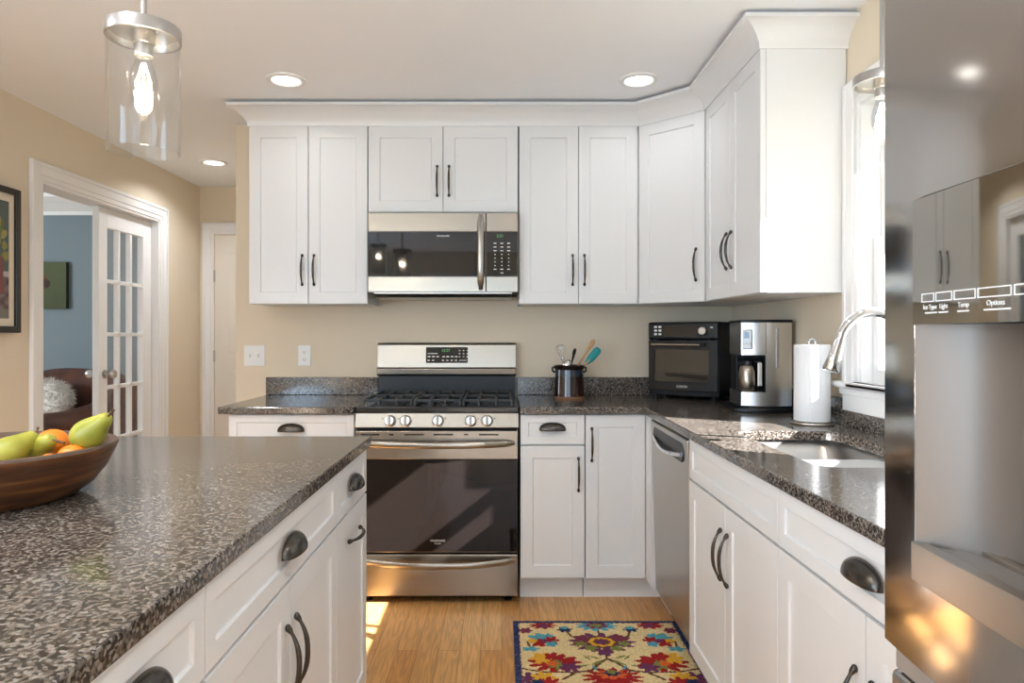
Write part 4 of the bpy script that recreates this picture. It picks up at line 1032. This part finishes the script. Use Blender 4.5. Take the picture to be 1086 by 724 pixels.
# ------------------------------------------------------------------ pictures
def picture(name, label, cat, loc, rot, w, h, fn, frame=None, depth=.02):
    t = thing(name, label, cat, loc, rot=rot)
    nx, ny = 60, max(2, int(60*h/w)); vs = []; cols = []
    m0 = (frame[0]+frame[1]) if frame else 0
    for j in range(ny+1):
        for i in range(nx+1):
            x, z = m0+(w-2*m0)*i/nx, m0+(h-2*m0)*j/ny
            vs.append((x, -depth*.55 if frame else -depth, z)); cols.append(fn(i/nx, j/ny))
    fs = [(j*(nx+1)+i, j*(nx+1)+i+1, (j+1)*(nx+1)+i+1, (j+1)*(nx+1)+i) for j in range(ny) for i in range(nx)]
    me = bpy.data.meshes.new('painted_image'); me.from_pydata(vs, [], fs); me.materials.append(M_ART)
    ca = me.color_attributes.new('Col', 'FLOAT_COLOR', 'POINT'); ca.data.foreach_set('color', np.array([list(c[:3])+[1] for c in cols], 'f').ravel())
    o = bpy.data.objects.new('painted_image', me); C.objects.link(o); o.parent = t
    if frame:
        f, m_ = frame; b = MB()
        b.box(0, f, -depth, 0, 0, h); b.box(w-f, w, -depth, 0, 0, h); b.box(f, w-f, -depth, 0, 0, f); b.box(f, w-f, -depth, 0, h-f, h); b.build('frame', M_FRAMEB, t, bevel=.004)
        b = MB(); b.box(f, w-f, -depth*.5, -.001, f, h-f); b.build('mat_board', M_MATBOARD, t)
    else:
        b = MB(); b.box(0, w, -depth+.0008, 0, 0, h); b.build('canvas', mat('dark_canvas_edge', srgb(45,52,36), .8), t)
    return t
rb_ = random.Random(11)
LEAVES = [(rb_.gauss(.74, .12), rb_.gauss(.74, .10), rb_.uniform(.02, .06), rb_.choice([(150,148,84),(120,126,70),(96,108,66),(170,160,104)])) for _ in range(70)]
def scene_art(u, v):
    n = random.random()*.2
    c = np.array(srgb(92,104,100)[:3])*(.85+n)
    if v > .40:
        for (x, y, r, k) in LEAVES:
            if (u-x)**2+((v-y)*1.1)**2 < r*r: c = np.array(srgb(*k)[:3])*(.8+n)
    elif v > .35: c = np.array(srgb(176,178,180)[:3])
    elif v > .08: c = np.array(srgb(128,114,112)[:3])*(.55+n*2+.35*math.sin(u*40)*math.sin(v*55))
    else: c = np.array(srgb(124,122,116)[:3])
    if .88 < u < .92 and .2 < v < .52: c = np.array(srgb(128,82,80)[:3])
    return np.clip(c, 0, 1)
picture('framed_picture', 'black-framed street landscape picture with cream mat on the tan left wall', 'picture', (XL, 2.727, 1.256), (0, 0, PI/2), .627, .697, scene_art, (.032, .036), .03)
def horse_art(u, v):
    n = random.random()*.12
    c = np.array(srgb(86,94,66)[:3])*(.75+n+.3*v)
    # muzzle of a brown animal entering from the left
    if ((u-.50)/.24)**2+((v-.62+.30*(u-.5))/.20)**2 < 1: c = np.array(srgb(112,74,48)[:3])*(.8+n)
    if ((u-.69)/.07)**2+((v-.53)/.09)**2 < 1: c = np.array(srgb(66,48,40)[:3])
    return c
picture('canvas_painting', 'green canvas painting of a brown animal muzzle on the blue den wall', 'painting', (-4.22, 5.80, 1.468), (0, 0, 0), .55, .392, horse_art, None, .04)

# ------------------------------------------------------------------ den armchair and pillow
AX, AY, AR = -3.25, 5.17, -.50
t = thing('leather_armchair', 'brown leather armchair with rolled arms in the blue den beyond the french door', 'armchair', (AX, AY, 0), AR)
b = MB(); b.box(-.56, .56, -.50, .20, .09, .30); b.build('base', M_LEATHER, t, bevel=.03, seg=3)
b = MB(); b.box(-.38, .38, -.52, .02, .305, .50); b.build('seat_cushion', M_LEATHER, t, bevel=.05, seg=4)
b = MB(); n = 16; vs = []; fs = []
for i in range(n+1):
    u = -1+2*i/n; zt = .93+.06*(1-abs(u)**3)
    ring = [(.03, .30), (.0, .60), (-.01, zt-.14), (.01, zt-.05), (.06, zt), (.14, zt-.01), (.19, zt-.06), (.20, zt-.16), (.21, .55), (.20, .2)]
    vs += [(u*.58, y-.05*abs(u)**3, z) for y, z in ring]
m_ = 10
for i in range(n):
    for j in range(m_): fs.append((i*m_+j, (i+1)*m_+j, (i+1)*m_+(j+1) % m_, i*m_+(j+1) % m_))
fs += [tuple(range(m_)), tuple(range(n*m_, (n+1)*m_))]
b.add(vs, fs); b.build('backrest', M_LEATHER, t, smooth=60)
for s_ in (-1, 1):
    b = MB(); ring = [(-.10,.10),(-.10,.50),(-.13,.60),(-.13,.67),(-.08,.715),(0,.72),(.07,.69),(.09,.62),(.05,.54),(.03,.10)]
    N = 10; vs = []; fs = []
    for i in range(N+1):
        v = i/N; y = -.52+.60*v; lift = .16*max(0, v-.35)**1.4; sl = .0 if i else -.012
        vs += [(s_*(.47+x*(1-.06*(i == 0))), y, z+(lift if z > .45 else 0)+(sl if z > .45 else 0)) for x, z in ring]
    m_ = len(ring)
    for i in range(N):
        for j in range(m_): fs.append((i*m_+j, (i+1)*m_+j, (i+1)*m_+(j+1) % m_, i*m_+(j+1) % m_))
    fs += [tuple(range(m_)), tuple(range(N*m_, (N+1)*m_))]
    b.add(vs, fs); b.build('arm', M_LEATHER, t, smooth=60)
for x in (-.48, .48):
    for y in (-.42, .12):
        b = MB(); b.lathe([(0,0),(.02,0),(.03,.06),(.028,.10),(0,.10)], 16, c=(x, y, 0)); b.build('leg', M_FRAMEB, t)
# shaggy pillow
o = None
b = MB(); b.ball((0,0,0), (.25, .08, .155), 40, 24)
for i in range(len(b.v)):
    x, y, z = b.v[i]; f = lambda q, a: math.copysign(abs(q/a)**.75, q)*a
    b.v[i] = (f(x,.25), y, f(z,.155))
rnd = random.Random(5); base = list(b.v); nb = len(base)
for k in range(3200):
    p = Vector(base[rnd.randrange(nb)]); nrm = Vector((p.x/.0625, p.y/.0064, p.z/.024))
    if nrm.length < 1e-6: continue
    nrm.normalize(); tdir = (nrm*.5+Vector((rnd.uniform(-.7,.7), rnd.uniform(-.4,.4), rnd.uniform(-1,.2)))).normalized()
    q = p+Vector((rnd.uniform(-.012,.012), rnd.uniform(-.006,.006), rnd.uniform(-.012,.012))); sd = tdir.cross(Vector((rnd.random(), rnd.random(), rnd.random()))).normalized()*.0045
    e_ = q+tdir*rnd.uniform(.025,.045)
    b.add([q-sd, q+sd, e_, q+nrm*.004], [(0,1,2),(1,3,2),(3,0,2)])
o = b.build('shaggy_pillow', M_FLUFF, loc=(-3.28, 4.93, .755), rot=(-.30, .12, AR))
tag(o, 'white shaggy pillow leaning on the brown leather armchair', 'pillow')
